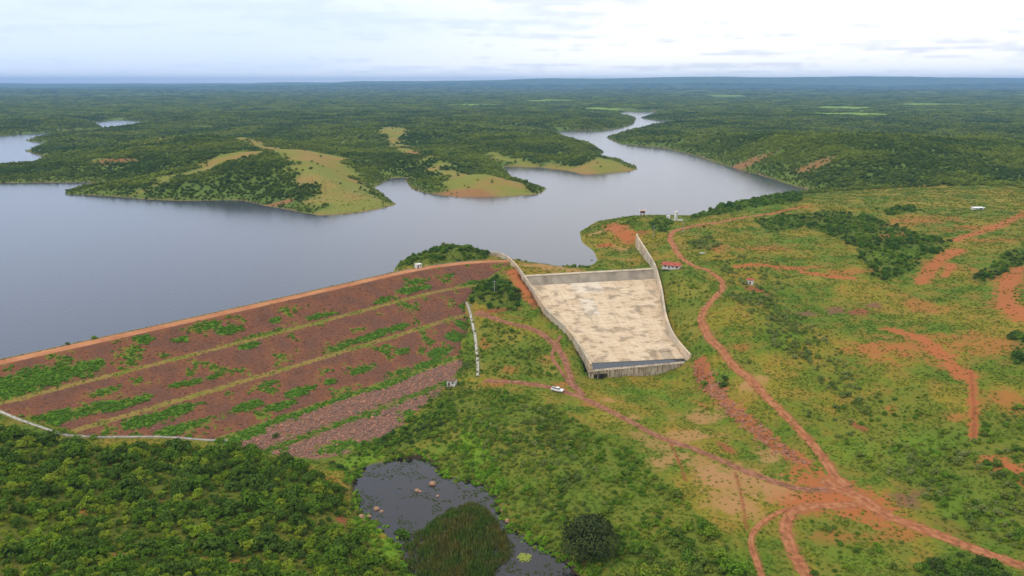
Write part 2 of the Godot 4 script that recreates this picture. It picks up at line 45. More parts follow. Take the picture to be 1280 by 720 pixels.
var SHRUBS = [
	["thicket", 2.5, 1.5, 3.6, 1.0, PackedVector2Array([Vector2(-188.1, -215), Vector2(-171.1, -222.9), Vector2(-154.9, -221.4), Vector2(-137, -222), Vector2(-107.4, -233.5), Vector2(-92, -236.9), Vector2(-75.1, -230.3), Vector2(-63.8, -217.2), Vector2(-55.2, -211.4), Vector2(-48, -197.6), Vector2(-36.7, -182), Vector2(-29.2, -169.5), Vector2(-24.9, -146.5), Vector2(-127.3, -115.8)])],
	["valley", 1.9, 0.8, 2.0, 0.8, PackedVector2Array([Vector2(-66.1, -230.7), Vector2(-52.3, -255.6), Vector2(-36.2, -276.4), Vector2(-27.3, -288.3), Vector2(-13.9, -293.5), Vector2(0, -284.7), Vector2(16, -269.1), Vector2(30.1, -251), Vector2(44.1, -226.6), Vector2(52.4, -213.8), Vector2(54.9, -191.5), Vector2(54.9, -173), Vector2(51.2, -151.5), Vector2(21, -154.2), Vector2(18, -172.6), Vector2(0, -194.7), Vector2(-3.1, -208.8), Vector2(-7.5, -218.5), Vector2(-22.1, -225.5), Vector2(-31.7, -237.6), Vector2(-48.4, -233.9), Vector2(-53.9, -222.4)])],
	["valley", 2.2, 1.6, 3.6, 0.8, PackedVector2Array([Vector2(28.9, -176.1), Vector2(44, -184.8), Vector2(57.4, -191.8), Vector2(59.2, -176.8), Vector2(60.8, -163.5), Vector2(54.3, -148.7), Vector2(23.6, -151.1)])],
	["grey", 2.6, 1.0, 2.2, 0.55, PackedVector2Array([Vector2(-16.3, -273.6), Vector2(12.8, -269.2), Vector2(28.5, -235.2), Vector2(29.2, -195.5), Vector2(12.1, -194.7), Vector2(0, -222.8), Vector2(-11.6, -240.5)])],
	["dark", 2.6, 1.6, 3.2, 0.85, PackedVector2Array([Vector2(-24.3, -387.5), Vector2(-18.2, -402.5), Vector2(-9, -398.2), Vector2(0, -384.5), Vector2(5.1, -371.7), Vector2(3.3, -357.3), Vector2(-8.3, -361.3), Vector2(-20.4, -372.1)])],
	["valley", 2.0, 0.8, 1.8, 0.6, PackedVector2Array([Vector2(-16.4, -356), Vector2(3.9, -340.1), Vector2(18.8, -323.5), Vector2(21.2, -300.1), Vector2(0, -297.4), Vector2(-12.8, -302.6), Vector2(-15.3, -329.9)])],
	["dark", 2.8, 1.5, 3.0, 0.6, PackedVector2Array([Vector2(205.5, -507), Vector2(248.2, -547.8), Vector2(265.4, -533), Vector2(268.6, -482.9), Vector2(276.2, -449.8), Vector2(251.5, -423), Vector2(224.4, -397.6), Vector2(203.7, -382.4), Vector2(200.9, -399.8), Vector2(215.1, -447.1), Vector2(213.8, -479.7)])],
	["dark", 2.8, 1.4, 3.2, 0.6, PackedVector2Array([Vector2(131.3, -534.2), Vector2(166.9, -630.6), Vector2(219, -712.1), Vector2(266.7, -737.1), Vector2(287.8, -719.6), Vector2(242.8, -613.2), Vector2(206.8, -586.5), Vector2(171.2, -574.3)])],
	["dark", 2.6, 1.2, 2.6, 0.5, PackedVector2Array([Vector2(178.6, -537.5), Vector2(206.5, -549.3), Vector2(250.2, -567.1), Vector2(253.9, -547), Vector2(211.1, -514.1), Vector2(177.2, -497.9)])],
	["grey", 2.2, 1.0, 2.2, 0.7, PackedVector2Array([Vector2(112.1, -460.4), Vector2(132.4, -475.2), Vector2(133.9, -457.6), Vector2(125, -437.6), Vector2(112.4, -440.4)])],
	["dark", 2.2, 1.2, 2.4, 0.8, PackedVector2Array([Vector2(288, -561.5), Vector2(318.1, -577.9), Vector2(309.7, -550.1), Vector2(278.9, -536.6)])],
	["grey", 2.3, 1.0, 2.2, 0.7, PackedVector2Array([Vector2(110.9, -360.5), Vector2(133.2, -378), Vector2(139.7, -354.3), Vector2(144.1, -329.1), Vector2(141.6, -296.5), Vector2(137.1, -273.9), Vector2(138.7, -259.6), Vector2(133, -253.3), Vector2(126.5, -267.3), Vector2(121.9, -284.9), Vector2(114.7, -309.2), Vector2(115.3, -328.7)])],
	["grey", 2.6, 1.0, 2.2, 0.45, PackedVector2Array([Vector2(107.7, -262.9), Vector2(124.6, -262.4), Vector2(132.7, -239.8), Vector2(141.9, -225.5), Vector2(141.3, -205.7), Vector2(131.2, -196.1), Vector2(124.4, -211.2), Vector2(118.2, -232.5)])],
	["valley", 2.3, 0.9, 2.2, 0.7, PackedVector2Array([Vector2(144.3, -235.3), Vector2(160.3, -234.6), Vector2(186, -242.9), Vector2(138.1, -168.8), Vector2(127.4, -185.2), Vector2(126.7, -205.9)])],
	["grey", 2.6, 1.0, 2.4, 0.6, PackedVector2Array([Vector2(151, -230), Vector2(163.7, -218.1), Vector2(150.5, -187.7), Vector2(140.2, -172), Vector2(131.6, -180.7), Vector2(135.2, -199.1)])],
	["dark", 2.6, 1.4, 3.0, 0.7, PackedVector2Array([Vector2(246, -378.3), Vector2(274.8, -400.8), Vector2(317.4, -441.1), Vector2(282.2, -388.6), Vector2(250, -367.8), Vector2(238.2, -358.4)])],
	["dark", 2.6, 1.4, 3.0, 0.7, PackedVector2Array([Vector2(212.1, -294.6), Vector2(224, -301), Vector2(199.1, -263.4), Vector2(196.3, -268.4)])],
	["dark", 2.4, 1.4, 3.2, 0.7, PackedVector2Array([Vector2(109.4, -168.8), Vector2(123.2, -174), Vector2(129.7, -164.1), Vector2(117.6, -148.8), Vector2(96.5, -148.5)])],
	["valley", 2.4, 0.8, 1.7, 0.4, PackedVector2Array([Vector2(89.7, -194.8), Vector2(107.2, -196), Vector2(112.5, -178.6), Vector2(97.9, -151.3), Vector2(77.7, -153.8), Vector2(83.2, -180.9)])],
	["valley", 2.6, 0.8, 1.8, 0.4, PackedVector2Array([Vector2(130.5, -261.6), Vector2(159.3, -264.9), Vector2(157.7, -230.1), Vector2(130.9, -209.2), Vector2(119.9, -212.5), Vector2(116.2, -227.8), Vector2(115.8, -247.7)])],
	["valley", 2.2, 1.0, 2.2, 0.6, PackedVector2Array([Vector2(90.7, -298), Vector2(103.4, -300.8), Vector2(105.4, -280), Vector2(96.6, -283.2)])],
	["dark", 2.4, 1.4, 3.0, 0.8, PackedVector2Array([Vector2(90.5, -290.6), Vector2(83, -293.5), Vector2(83.1, -274.5), Vector2(84.9, -269.1)])],
	["dark", 2.6, 1.2, 2.8, 0.75, PackedVector2Array([Vector2(-69.9, -419.1), Vector2(-68.1, -449.2), Vector2(-60.2, -489), Vector2(-39.2, -501), Vector2(-16.3, -485.4), Vector2(-13.7, -436.1), Vector2(-38.7, -429.6), Vector2(-56.7, -418.9)])],
	["valley", 2.4, 1.0, 2.2, 0.6, PackedVector2Array([Vector2(0, -471.4), Vector2(29.1, -430.1), Vector2(48.4, -420.6), Vector2(46.8, -414.9), Vector2(23.7, -420), Vector2(4.8, -428.5)])],
	["dark", 2.3, 1.0, 2.6, 0.75, PackedVector2Array([Vector2(96.8, -507.7), Vector2(110, -528.8), Vector2(116.9, -522.3), Vector2(103.6, -485.1), Vector2(95.3, -489.7)])],
	["valley", 2.4, 0.8, 1.8, 0.5, PackedVector2Array([Vector2(54.1, -541.5), Vector2(86.3, -556.9), Vector2(94.6, -534.6), Vector2(87.9, -494.8), Vector2(73.5, -509.1), Vector2(57.9, -494.4)])],
	["valley", 2.6, 0.8, 1.8, 0.35, PackedVector2Array([Vector2(87, -401.5), Vector2(101.1, -388.7), Vector2(101, -361.9), Vector2(89.2, -340.1), Vector2(88.8, -318.5), Vector2(83.4, -310.8), Vector2(81.7, -336.1), Vector2(81.5, -362.4)])],
	["grey", 2.8, 1.0, 2.0, 0.4, PackedVector2Array([Vector2(117.7, -428), Vector2(155.2, -432.1), Vector2(154.4, -377.6), Vector2(135.3, -371.7), Vector2(118.4, -383.7)])],
	["dark", 2.0, 1.2, 2.6, 0.9, PackedVector2Array([Vector2(-51.6, -251.4), Vector2(-38, -264.7), Vector2(-26.6, -279.7), Vector2(-21, -270.3), Vector2(-27.5, -253.7), Vector2(-41.2, -243)])],
	["valley", 1.7, 0.6, 1.3, 0.8, PackedVector2Array([Vector2(-24.4, -366.3), Vector2(-19.9, -360.6), Vector2(-15.9, -324.3), Vector2(-14.2, -302.9), Vector2(-25.1, -303.9), Vector2(-27.7, -319.6), Vector2(-23.5, -337.5)])],
	["valley", 1.7, 0.7, 1.6, 0.95, PackedVector2Array([Vector2(-38.3, -280.1), Vector2(-32.9, -293.1), Vector2(-23.1, -302), Vector2(-11.9, -295.9), Vector2(-13.6, -287.5), Vector2(-26.8, -282.4), Vector2(-34.2, -272.9)])],
	["dark", 2.2, 1.0, 2.2, 0.6, PackedVector2Array([Vector2(-67, -224), Vector2(-58, -238.5), Vector2(-48.4, -250.4), Vector2(-38, -264.7), Vector2(-32.8, -275), Vector2(-34.5, -261.9), Vector2(-46.8, -241), Vector2(-55.6, -227.4)])],
	["lime", 1.4, 0.7, 1.4, 0.9, PackedVector2Array([Vector2(-20, -256.1), Vector2(-12, -249.2), Vector2(-2.7, -218.7), Vector2(-3.1, -207.6), Vector2(-7.5, -219), Vector2(-15.2, -226.1), Vector2(-19.8, -241.2)])],
	["lime", 1.6, 0.7, 1.5, 0.8, PackedVector2Array([Vector2(-48.4, -194), Vector2(-45.6, -197.8), Vector2(-32.1, -181.3), Vector2(-27.1, -169.9), Vector2(-24.3, -156.3), Vector2(-30.2, -168.8), Vector2(-38.4, -178.7)])],
	["lime", 1.5, 0.6, 1.2, 0.6, PackedVector2Array([Vector2(-63.4, -220.8), Vector2(-56, -229.3), Vector2(-48.7, -235.6), Vector2(-40.7, -239.9), Vector2(-50.5, -245.2), Vector2(-60.4, -236.4)])]]
var BIG_TREE = PackedVector2Array([Vector2(22, -177.1)])
var LONE_BUSHES = [[210.1, -511.6, 3.4], [185.7, -514.8, 3.2], [255, -546.8, 3.2], [282.9, -562.5, 2.6], [231.1, -550.5, 3], [49.5, -440.5, 2.2], [-32.2, -190.1, 4.2], [-33.7, -191.8, 3.2], [70.4, -315.9, 2.4], [268.6, -493.4, 2.8], [0, -339.8, 2.4], [-21.4, -374, 3.2], [-145, -230.4, 2.6], [-155.4, -229.9, 3], [-165.2, -221.6, 3.4], [-106.5, -241.8, 2.6], [-94.7, -240.7, 2.8], [-88.5, -248.9, 2.2], [-47.8, -247.3, 2.6], [134.8, -505.5, 2.2], [72, -426.6, 1.6]]
var DAM_GREENS = PackedFloat32Array([69.4, 14, 21.2, 5.6, 60.4, 18, 10.1, 3.3, 83.1, 14, 10.4, 2.9, 134.9, 7.4, 8, 3.3, 144.2, 12.8, 5.8, 2.9, 109.1, 7.1, 4.3, 2.4, 123.5, 11.7, 3.6, 1.6, 145.3, 26.2, 5, 1.7, 186.6, 17.8, 8.4, 1.8, 156, 20.4, 14.6, 1.6, 192.7, 41.5, 22, 2.2, 211.9, 40.8, 11.4, 2.3, 178.9, 42.6, 7.2, 2.1, 252.7, 10.9, 8.5, 2.6, 245.7, 15.9, 12.5, 2.5, 275.2, 11.2, 4.3, 1.7, 224.3, 18.1, 7.2, 1.9, 135.8, 66.1, 7.1, 2.2, 127, 61.1, 5.8, 2.6, 148.8, 61.9, 7.3, 2.3, 140, 52.5, 4.7, 1.6, 75.3, 37.5, 16.2, 3.1, 97.5, 52.1, 14.6, 3.3, 102, 61.7, 12.5, 2.8, 88.5, 39, 9.8, 2.5, 85.9, 30.8, 6.6, 2.2, 133.1, 74.1, 18.8, 2.5, 158, 73.7, 19.6, 2.1, 185.3, 75.3, 13.6, 2.2, 116.6, 75.6, 12.2, 2.9, 209.4, 70.8, 12.1, 2.5, 193.9, 69.8, 6.3, 2.1, 219.9, 66.1, 8.1, 3.5, 236.5, 59.5, 5.3, 4.3, 250.1, 52.2, 3.9, 4.4, 265.9, 39.9, 3.3, 3.8, 179, 60.8, 6.9, 2.5, 203.3, 58, 4.3, 2.2, 115.5, 38.3, 4.7, 1.6, 111.2, 37.4, 4.7, 1.6, 154, 37.3, 2.8, 1.7, 161.8, 62.1, 3.4, 1.6, 289.2, 19.9, 11.2, 2.3, 317.7, 28.7, 2.5, 3, 165.9, 13.7, 3, 1.6, 65.6, 35.2, 9.7, 2.1, 125.2, 38.4, 4.1, 1.6])
var STEPPED_DRAIN = PackedVector2Array([Vector2(-24.7, -379), Vector2(-21.8, -365.6), Vector2(-19.3, -348.5), Vector2(-17.2, -329.8), Vector2(-15.9, -316.5), Vector2(-15.3, -303.1)])
var TOE_DRAIN = PackedVector2Array([Vector2(-198, -238.9), Vector2(-179.7, -235.4), Vector2(-169.2, -231.7), Vector2(-155.5, -228.7), Vector2(-147.6, -231.2), Vector2(-137.3, -234.8), Vector2(-122.8, -239.6), Vector2(-113.6, -241.5), Vector2(-104, -242.7)])
var CAR = Vector3(19.2, 4.9, -285.3)
var HOUSE = Vector3(91.2, 28.5, -404.5)
var PUMP_HOUSE = Vector3(129.9, 24.6, -384.4)
var VALVE_HOUSE = Vector3(-26.4, 1.7, -297.8)
var CREST_HUT = Vector3(-53.7, 27.9, -406.7)
var TANKS = Vector3(118.1, 34.3, -528.1)
var TOWER = Vector3(95.2, 36.1, -528.1)
var WHITE_SHED = Vector3(351.9, 38, -548.2)
var POLES = PackedVector2Array([Vector2(94.7, -480), Vector2(114.9, -482.7), Vector2(-9.4, -376.2), Vector2(-21.8, -365.6), Vector2(-63.6, -393.9)])
var BOULDERS = [[-42.9, -204.3, 1.5], [-41.1, -202.9, 1.1], [-31.5, -215.2, 1.3], [-30.4, -214.7, 1.0], [-26.7, -219.2, 1.9], [-24.3, -211.8, 1.0], [-44.6, -199.9, 1.4], [-46.4, -198.1, 1.7], [-45.3, -196, 1.2], [-1.5, -197.3, 1.2], [-3, -202.5, 1.0]]
var LILIES = PackedVector2Array([Vector2(3.6, -179.7)])
var FAR_GRASS = [
	PackedVector2Array([Vector2(-533.8, -1030.9), Vector2(-559.7, -1262.8), Vector2(-482.4, -1399.5), Vector2(-396.7, -1262.8), Vector2(-376.6, -1164.8), Vector2(-426.8, -1164.8), Vector2(-358.4, -1043), Vector2(-210.4, -924.1), Vector2(-158, -771), Vector2(-99.8, -609.3), Vector2(-92.7, -588.5), Vector2(-121.7, -550.8), Vector2(-142.7, -547.2), Vector2(-178.5, -645.6), Vector2(-255, -813.7), Vector2(-282.6, -861.3), Vector2(-327.8, -771), Vector2(-355.3, -714.5), Vector2(-362, -738.6), Vector2(-311.1, -896.1), Vector2(-323.6, -964.1), Vector2(-418.2, -1107.4), Vector2(-502.2, -1164.8), Vector2(-512.6, -1030.9)]),
	PackedVector2Array([Vector2(-355.3, -1658.8), Vector2(-216.2, -1601.6), Vector2(-182.5, -1237.2), Vector2(-111.8, -973.8), Vector2(-74.8, -870.9), Vector2(-44.8, -823.2), Vector2(33.8, -700.8), Vector2(23.3, -664.1), Vector2(-28.5, -649.5), Vector2(-52.8, -649.5), Vector2(-63, -729.4), Vector2(-105.2, -914.9), Vector2(-185.2, -1144.7), Vector2(-280.9, -1522.8)]),
	PackedVector2Array([Vector2(-45.8, -1057.7), Vector2(16.1, -991.8), Vector2(73, -933.5), Vector2(135.7, -961.8), Vector2(156.7, -924.4), Vector2(124.7, -881.5), Vector2(83.1, -857.6), Vector2(64.1, -906.8), Vector2(0, -952.2)])]
var FIELDS = [[349.3, -2936.8, 80, 130], [1054.2, -2370, 130, 90], [1309.8, -2678.9, 120, 80], [1572.6, -5610.2, 150, 300], [-147.1, -3467.2, 150, 150], [1373.1, -3079.3, 120, 120], [1986.1, -3467.2, 200, 200], [220.7, -4165.4, 150, 200], [702.4, -1103.6, 55, 30], [776.2, -2865.3, 60, 60]]
var BARE = [[582.8, -1356.6, 60, 22], [298.2, -947.9, 40, 18], [343.5, -831.6, 26, 14], [-492.1, -910.4, 36, 14], [-640, -1118.2, 60, 16], [-414.5, -1242.9, 24, 16], [-62.3, -710.7, 50, 16], [-139.1, -1073.4, 18, 36], [502.7, -1356.6, 26, 14], [-306, -910, 14, 10], [-207.4, -649.8, 16, 6]]
var BUMPS = [[-513.1, -1161.6, 110, 13], [-364.7, -1056.7, 110, 16], [-255.4, -872.1, 80, 18], [-171.6, -748.7, 60, 13], [-360, -849.3, 60, 12], [-251, -742.7, 60, 10], [-183.3, -668.9, 45, 8], [-234.6, -1364.7, 100, 9], [-114.2, -958.8, 70, 9], [-25.1, -766.9, 55, 6], [-508.9, -958.8, 90, 8], [336.9, -1006.3, 160, 16], [428.4, -898.9, 200, 14], [608.6, -1006.3, 200, 16], [288.6, -1218.2, 90, 9], [-26.2, -1218.2, 120, 8], [64.1, -1188.9, 80, 6], [0, -1987.9, 200, 10], [-581.2, -861.2, 160, -8], [-702.1, -1140.5, 170, -8], [-860.6, -1542.4, 260, -8], [-882.7, -1833.3, 300, -8], [-965.8, -1450, 260, -8]]

var rng := RandomNumberGenerator.new()
var used := {}
var n_grain := FastNoiseLite.new()
var n_fine := FastNoiseLite.new()
var n_mid := FastNoiseLite.new()
var n_big := FastNoiseLite.new()
var t_start := 0

# ------------------------------------------------------------------ small helpers
func stage(s: String) -> void:
	print("%6d ms  %s" % [Time.get_ticks_msec() - t_start, s])

func numbered(called: String) -> String:
	var k: int = used.get(called, -1) + 1
	used[called] = k
	return called if k == 0 else "%s_%03d" % [called, k]

func tag(o: Node, label: String, category: String, group := "", kind := "") -> void:
	o.set_meta("label", label)
	o.set_meta("category", category)
	if group != "":
		o.set_meta("group", group)
	if kind != "":
		o.set_meta("kind", kind)

func thing(called: String, label: String, category: String, at := Vector3.ZERO, turn := 0.0, group := "") -> Node3D:
	var o := Node3D.new()
	o.name = numbered(called)
	add_child(o)
	o.position = at
	o.rotation.y = turn
	tag(o, label, category, group)
	return o

func part(parent: Node, called: String, mesh: Mesh, mat: Material = null) -> MeshInstance3D:
	var o := MeshInstance3D.new()
	o.name = called if parent != self else numbered(called)
	o.mesh = mesh
	if mat:
		o.material_override = mat
	parent.add_child(o, true)
	return o

func setting(called: String, mesh: Mesh, mat: Material, label: String, category: String) -> MeshInstance3D:
	var o := part(self, called, mesh, mat)
	tag(o, label, category, "", "structure")
	return o

func lin(r: float, g: float, b: float) -> Color:  # a linear base colour as the sRGB value that albedo_color takes
	return Color(r, g, b).linear_to_srgb()

func material(color: Color, rough := 0.85, spec := 0.35) -> StandardMaterial3D:
	var m := StandardMaterial3D.new()
	m.albedo_color = color
	m.roughness = rough
	m.metallic_specular = spec
	return m

func noise_of(sd: int, freq: float, oct := 4) -> FastNoiseLite:
	var n := FastNoiseLite.new()
	n.noise_type = FastNoiseLite.TYPE_SIMPLEX_SMOOTH
	n.seed = sd
	n.frequency = freq
	n.fractal_octaves = oct
	return n

func ramp_texture(sd: int, freq: float, cols: Array, offs: Array, size := 512, stretch := 1) -> NoiseTexture2D:
	var t := NoiseTexture2D.new()
	t.noise = noise_of(sd, freq, 5)
	t.width = size
	t.height = size / stretch
	t.seamless = true
	var g := Gradient.new()
	g.offsets = PackedFloat32Array(offs)
	g.colors = PackedColorArray(cols)
	t.color_ramp = g
	return t

func stained(cols: Array, offs: Array, sd: int, scale: Vector3, freq := 0.012) -> StandardMaterial3D:
	var m := material(Color.WHITE, 0.9, 0.3)
	m.albedo_texture = ramp_texture(sd, freq, cols, offs)
	m.uv1_triplanar = true
	m.uv1_world_triplanar = true
	m.uv1_scale = scale
	return m

func tool() -> SurfaceTool:
	var st := SurfaceTool.new()
	st.begin(Mesh.PRIMITIVE_TRIANGLES)
	st.set_smooth_group(-1)
	return st

func quad(st: SurfaceTool, a: Vector3, b: Vector3, c: Vector3, d: Vector3) -> void:
	for p in [a, b, c, a, c, d]:
		st.add_vertex(p)

# eight corners: 0-3 below, 4-7 above, both clockwise seen from above
func hexa(st: SurfaceTool, p: Array) -> void:
	quad(st, p[4], p[5], p[6], p[7])
	quad(st, p[3], p[2], p[1], p[0])
	for k in 4:
		var j := (k + 1) % 4
		quad(st, p[k], p[j], p[4 + j], p[4 + k])

func box(st: SurfaceTool, c: Vector3, s: Vector3, top := 1.0) -> void:
	var h := s * 0.5
	var p := []
	for y in [-1, 1]:
		var f: float = top if y > 0 else 1.0
		for q in [[-1, -1], [1, -1], [1, 1], [-1, 1]]:
			p.append(c + Vector3(q[0] * h.x * f, y * h.y, q[1] * h.z * f))
	hexa(st, p)

func cyl(st: SurfaceTool, base: Vector3, r0: float, r1: float, h: float, seg := 14, axis := 1) -> void:
	var turn := Basis() if axis == 1 else (Basis(Vector3(0, 0, 1), PI / 2) if axis == 0 else Basis(Vector3(1, 0, 0), PI / 2))
	for k in seg:
		var a := TAU * k / seg
		var b := TAU * (k + 1) / seg
		var p0 := base + turn * Vector3(cos(a) * r0, 0, sin(a) * r0)
		var p1 := base + turn * Vector3(cos(b) * r0, 0, sin(b) * r0)
		var q0 := base + turn * Vector3(cos(a) * r1, h, sin(a) * r1)
		var q1 := base + turn * Vector3(cos(b) * r1, h, sin(b) * r1)
		quad(st, p0, p1, q1, q0)
		for p in [base + turn * Vector3(0, h, 0), q0, q1, base, p1, p0]:
			st.add_vertex(p)

func done(st: SurfaceTool) -> ArrayMesh:
	st.generate_normals()
	return st.commit()

func box_mesh(c: Vector3, s: Vector3, top := 1.0) -> ArrayMesh:
	var st := tool()
	box(st, c, s, top)
	return done(st)

func cyl_mesh(base: Vector3, r0: float, r1: float, h: float, seg := 14, axis := 1) -> ArrayMesh:
	var st := tool()
	cyl(st, base, r0, r1, h, seg, axis)
	return done(st)

func catmull(pts: PackedVector2Array, step: float) -> PackedVector2Array:
	var out := PackedVector2Array()
	var n := pts.size()
	for i in n - 1:
		var b := pts[i]
		var c := pts[i + 1]
		var a := pts[i - 1] if i > 0 else 2.0 * b - c
		var d := pts[i + 2] if i + 2 < n else 2.0 * c - b
		var k := maxi(2, int(b.distance_to(c) / step))
		for j in k:
			out.append(b.cubic_interpolate(c, a, d, float(j) / k))
	out.append(pts[n - 1])
	return out

# signed distance to a polygon, positive outside
func poly_sd(p: Vector2, poly: PackedVector2Array) -> float:
	var best := 1e9
	var n := poly.size()
	for i in n:
		best = minf(best, p.distance_squared_to(Geometry2D.get_closest_point_to_segment(p, poly[i], poly[(i + 1) % n])))
	best = sqrt(best)
	return -best if Geometry2D.is_point_in_polygon(p, poly) else best

func line_dist(p: Vector2, line: PackedVector2Array) -> float:
	var best := 1e9
	for i in line.size() - 1:
		best = minf(best, p.distance_squared_to(Geometry2D.get_closest_point_to_segment(p, line[i], line[i + 1])))
	return sqrt(best)

# ------------------------------------------------------------------ heights
const SX0 := -1700.0
const SZ0 := -2950.0
const SST := 10.0
const SNX := 301
const SNZ := 306
var shore_grid := PackedFloat32Array()
var grass_grid := PackedFloat32Array()

func build_shore() -> void:
	shore_grid.resize(SNX * SNZ)
	grass_grid.resize(SNX * SNZ)
	var boxes := []
	for l in LAKES:
		var r := Rect2(l[0], Vector2.ZERO)
		for p in l:
			r = r.expand(p)
		boxes.append(r.grow(220))
	for j in SNZ:
		for i in SNX:
			var p := Vector2(SX0 + i * SST, SZ0 + j * SST)
			var d := 220.0
			for k in LAKES.size():
				if boxes[k].has_point(p):
					d = minf(d, poly_sd(p, LAKES[k]))
			# a ragged shore
			if d < 200:
				d += 3.5 * n_mid.get_noise_2d(p.x * 4, p.y * 4) if p.y < -560 else 0.0
			shore_grid[j * SNX + i] = d
			var g := 0.0
			if p.y < -550 and p.y > -1800 and d > -20:
				var w := p + 22.0 * Vector2(n_mid.get_noise_2d(p.x * 2, p.y * 2), n_mid.get_noise_2d(p.x * 2 + 900, p.y * 2))
				for poly in FAR_GRASS:
					if Geometry2D.is_point_in_polygon(w, poly):
						g = 1.0
			grass_grid[j * SNX + i] = g

func grid_at(g: PackedFloat32Array, x: float, z: float, outside: float) -> float:
	var fx := (x - SX0) / SST
	var fz := (z - SZ0) / SST
	if fx < 0 or fz < 0 or fx >= SNX - 1 or fz >= SNZ - 1:
		return outside
	var i := int(fx)
	var j := int(fz)
	fx -= i
	fz -= j
	var k := j * SNX + i
	return lerpf(lerpf(g[k], g[k + 1], fx), lerpf(g[k + SNX], g[k + SNX + 1], fx), fz)

func shore(x: float, z: float) -> float:
	return grid_at(shore_grid, x, z, 220.0)

func far_h(x: float, z: float, sd: float) -> float:
	if sd <= 0:
		return W + maxf(sd * 0.3, -8.0)
	var r := sqrt(x * x + z * z)
	var h := 7.0 + 8.0 * n_big.get_noise_2d(x, z) + 4.0 * n_mid.get_noise_2d(x, z)
	if r < 1900:
		for b in BUMPS:
			var q: float = ((x - b[0]) * (x - b[0]) + (z - b[1]) * (z - b[1])) / (b[2] * b[2])
			if q < 5:
				h += b[3] * exp(-q)
	h = maxf(h, 1.5)
	var f := smoothstep(2800, 9000, r)
	if f > 0:
		h += f * (14 + 34 * n_big.get_noise_2d(x * 0.25, z * 0.5))
	if z < -10500:
		# low ridges on the horizon
		var top := 92.0 + 112.0 * smoothstep(-9500, 4500, x) + 26.0 * n_big.get_noise_2d(x * 0.16, 50) + 12.0 * n_big.get_noise_2d(x * 0.6, 90)
		top += 42.0 * exp(-pow((x - 6900) / 1100.0, 2)) + 20.0 * exp(-pow((x - 4600) / 900.0, 2))
		h += maxf(top - h, 0.0) * exp(-pow((z + 15200 + 900 * n_big.get_noise_2d(x * 0.2, 10)) / 1500.0, 2))
		var near_top := 40.0 + 40.0 * n_big.get_noise_2d(x * 0.22, 300) + 46.0 * smoothstep(-9000, 2000, x)
		h += maxf(near_top - h, 0.0) * exp(-pow((z + 11800) / 700.0, 2))
	return W + h * smoothstep(-6, 80, sd) * smoothstep(0, 10, sd) + minf(sd * 0.15, 3.0)

const TX0 := -340.0
const TZ0 := -760.0
const TST := 6.0
const TNX := 144
const TNZ := 114
var tps_grid := PackedFloat32Array()

func build_tps() -> void:
	var n := GROUND_POINTS.size() / 3
	var px := PackedFloat64Array()
	var pz := PackedFloat64Array()
	var m := n + 3
	var rows := []
	for i in n:
		px.append(GROUND_POINTS[i * 3] / 100.0)
		pz.append(GROUND_POINTS[i * 3 + 1] / 100.0)
	for i in m:
		var row := PackedFloat64Array()
		row.resize(m + 1)
		if i < n:
			for j in n:
				var r2 := (px[i] - px[j]) * (px[i] - px[j]) + (pz[i] - pz[j]) * (pz[i] - pz[j])
				row[j] = 0.5 * r2 * log(r2 + 1e-9) + (0.0006 if i == j else 0.0)
			row[n] = 1
			row[n + 1] = px[i]
			row[n + 2] = pz[i]
			row[m] = GROUND_POINTS[i * 3 + 2]
		else:
			for j in n:
				row[j] = 1.0 if i == n else (px[j] if i == n + 1 else pz[j])
		rows.append(row)
	for c in m:
		var best := c
		for r in range(c + 1, m):
			if absf(rows[r][c]) > absf(rows[best][c]):
				best = r
		var swap: PackedFloat64Array = rows[c]
		rows[c] = rows[best]
		rows[best] = swap
		var pivot: PackedFloat64Array = rows[c]
		for r in range(c + 1, m):
			var row: PackedFloat64Array = rows[r]
			var f := row[c] / pivot[c]
			if f != 0:
				for k in range(c, m + 1):
					row[k] -= f * pivot[k]
				rows[r] = row
	var w := PackedFloat64Array()
	w.resize(m)
	for c in range(m - 1, -1, -1):
		var row: PackedFloat64Array = rows[c]
		var s := row[m]
		for k in range(c + 1, m):
			s -= row[k] * w[k]
		w[c] = s / row[c]
	tps_grid.resize(TNX * TNZ)
	for j in TNZ:
		for i in TNX:
			var x := (TX0 + i * TST) / 100.0
			var z := (TZ0 + j * TST) / 100.0
			var s := w[n] + w[n + 1] * x + w[n + 2] * z
			for k in n:
				var dx := px[k] - x
				var dz := pz[k] - z
				var r2 := dx * dx + dz * dz
				s += w[k] * 0.5 * r2 * log(r2 + 1e-9)
			tps_grid[j * TNX + i] = s

func tps(x: float, z: float) -> float:
	var fx := (x - TX0) / TST
	var fz := (z - TZ0) / TST
	var i := clampi(int(fx), 1, TNX - 3)
	var j := clampi(int(fz), 1, TNZ - 3)
	fx -= i
	fz -= j
	var r := [0.0, 0.0, 0.0, 0.0]
	for k in 4:
		var b := (j + k - 1) * TNX + i
		r[k] = cubic_interpolate(tps_grid[b], tps_grid[b + 1], tps_grid[b - 1], tps_grid[b + 2], fx)
	return cubic_interpolate(r[1], r[2], r[0], r[3], fz)

var axis := PackedVector2Array()
var axis_n := PackedVector2Array()
var axis_d := PackedFloat32Array()
var dam_len := 0.0

func build_axis() -> void:
	axis = catmull(DAM_AXIS, 2.0)
	for i in axis.size():
		var t := (axis[mini(i + 1, axis.size() - 1)] - axis[maxi(i - 1, 0)]).normalized()
		axis_n.append(Vector2(-t.y, t.x))
		axis_d.append(dam_len)
		if i + 1 < axis.size():
			dam_len += axis[i].distance_to(axis[i + 1])

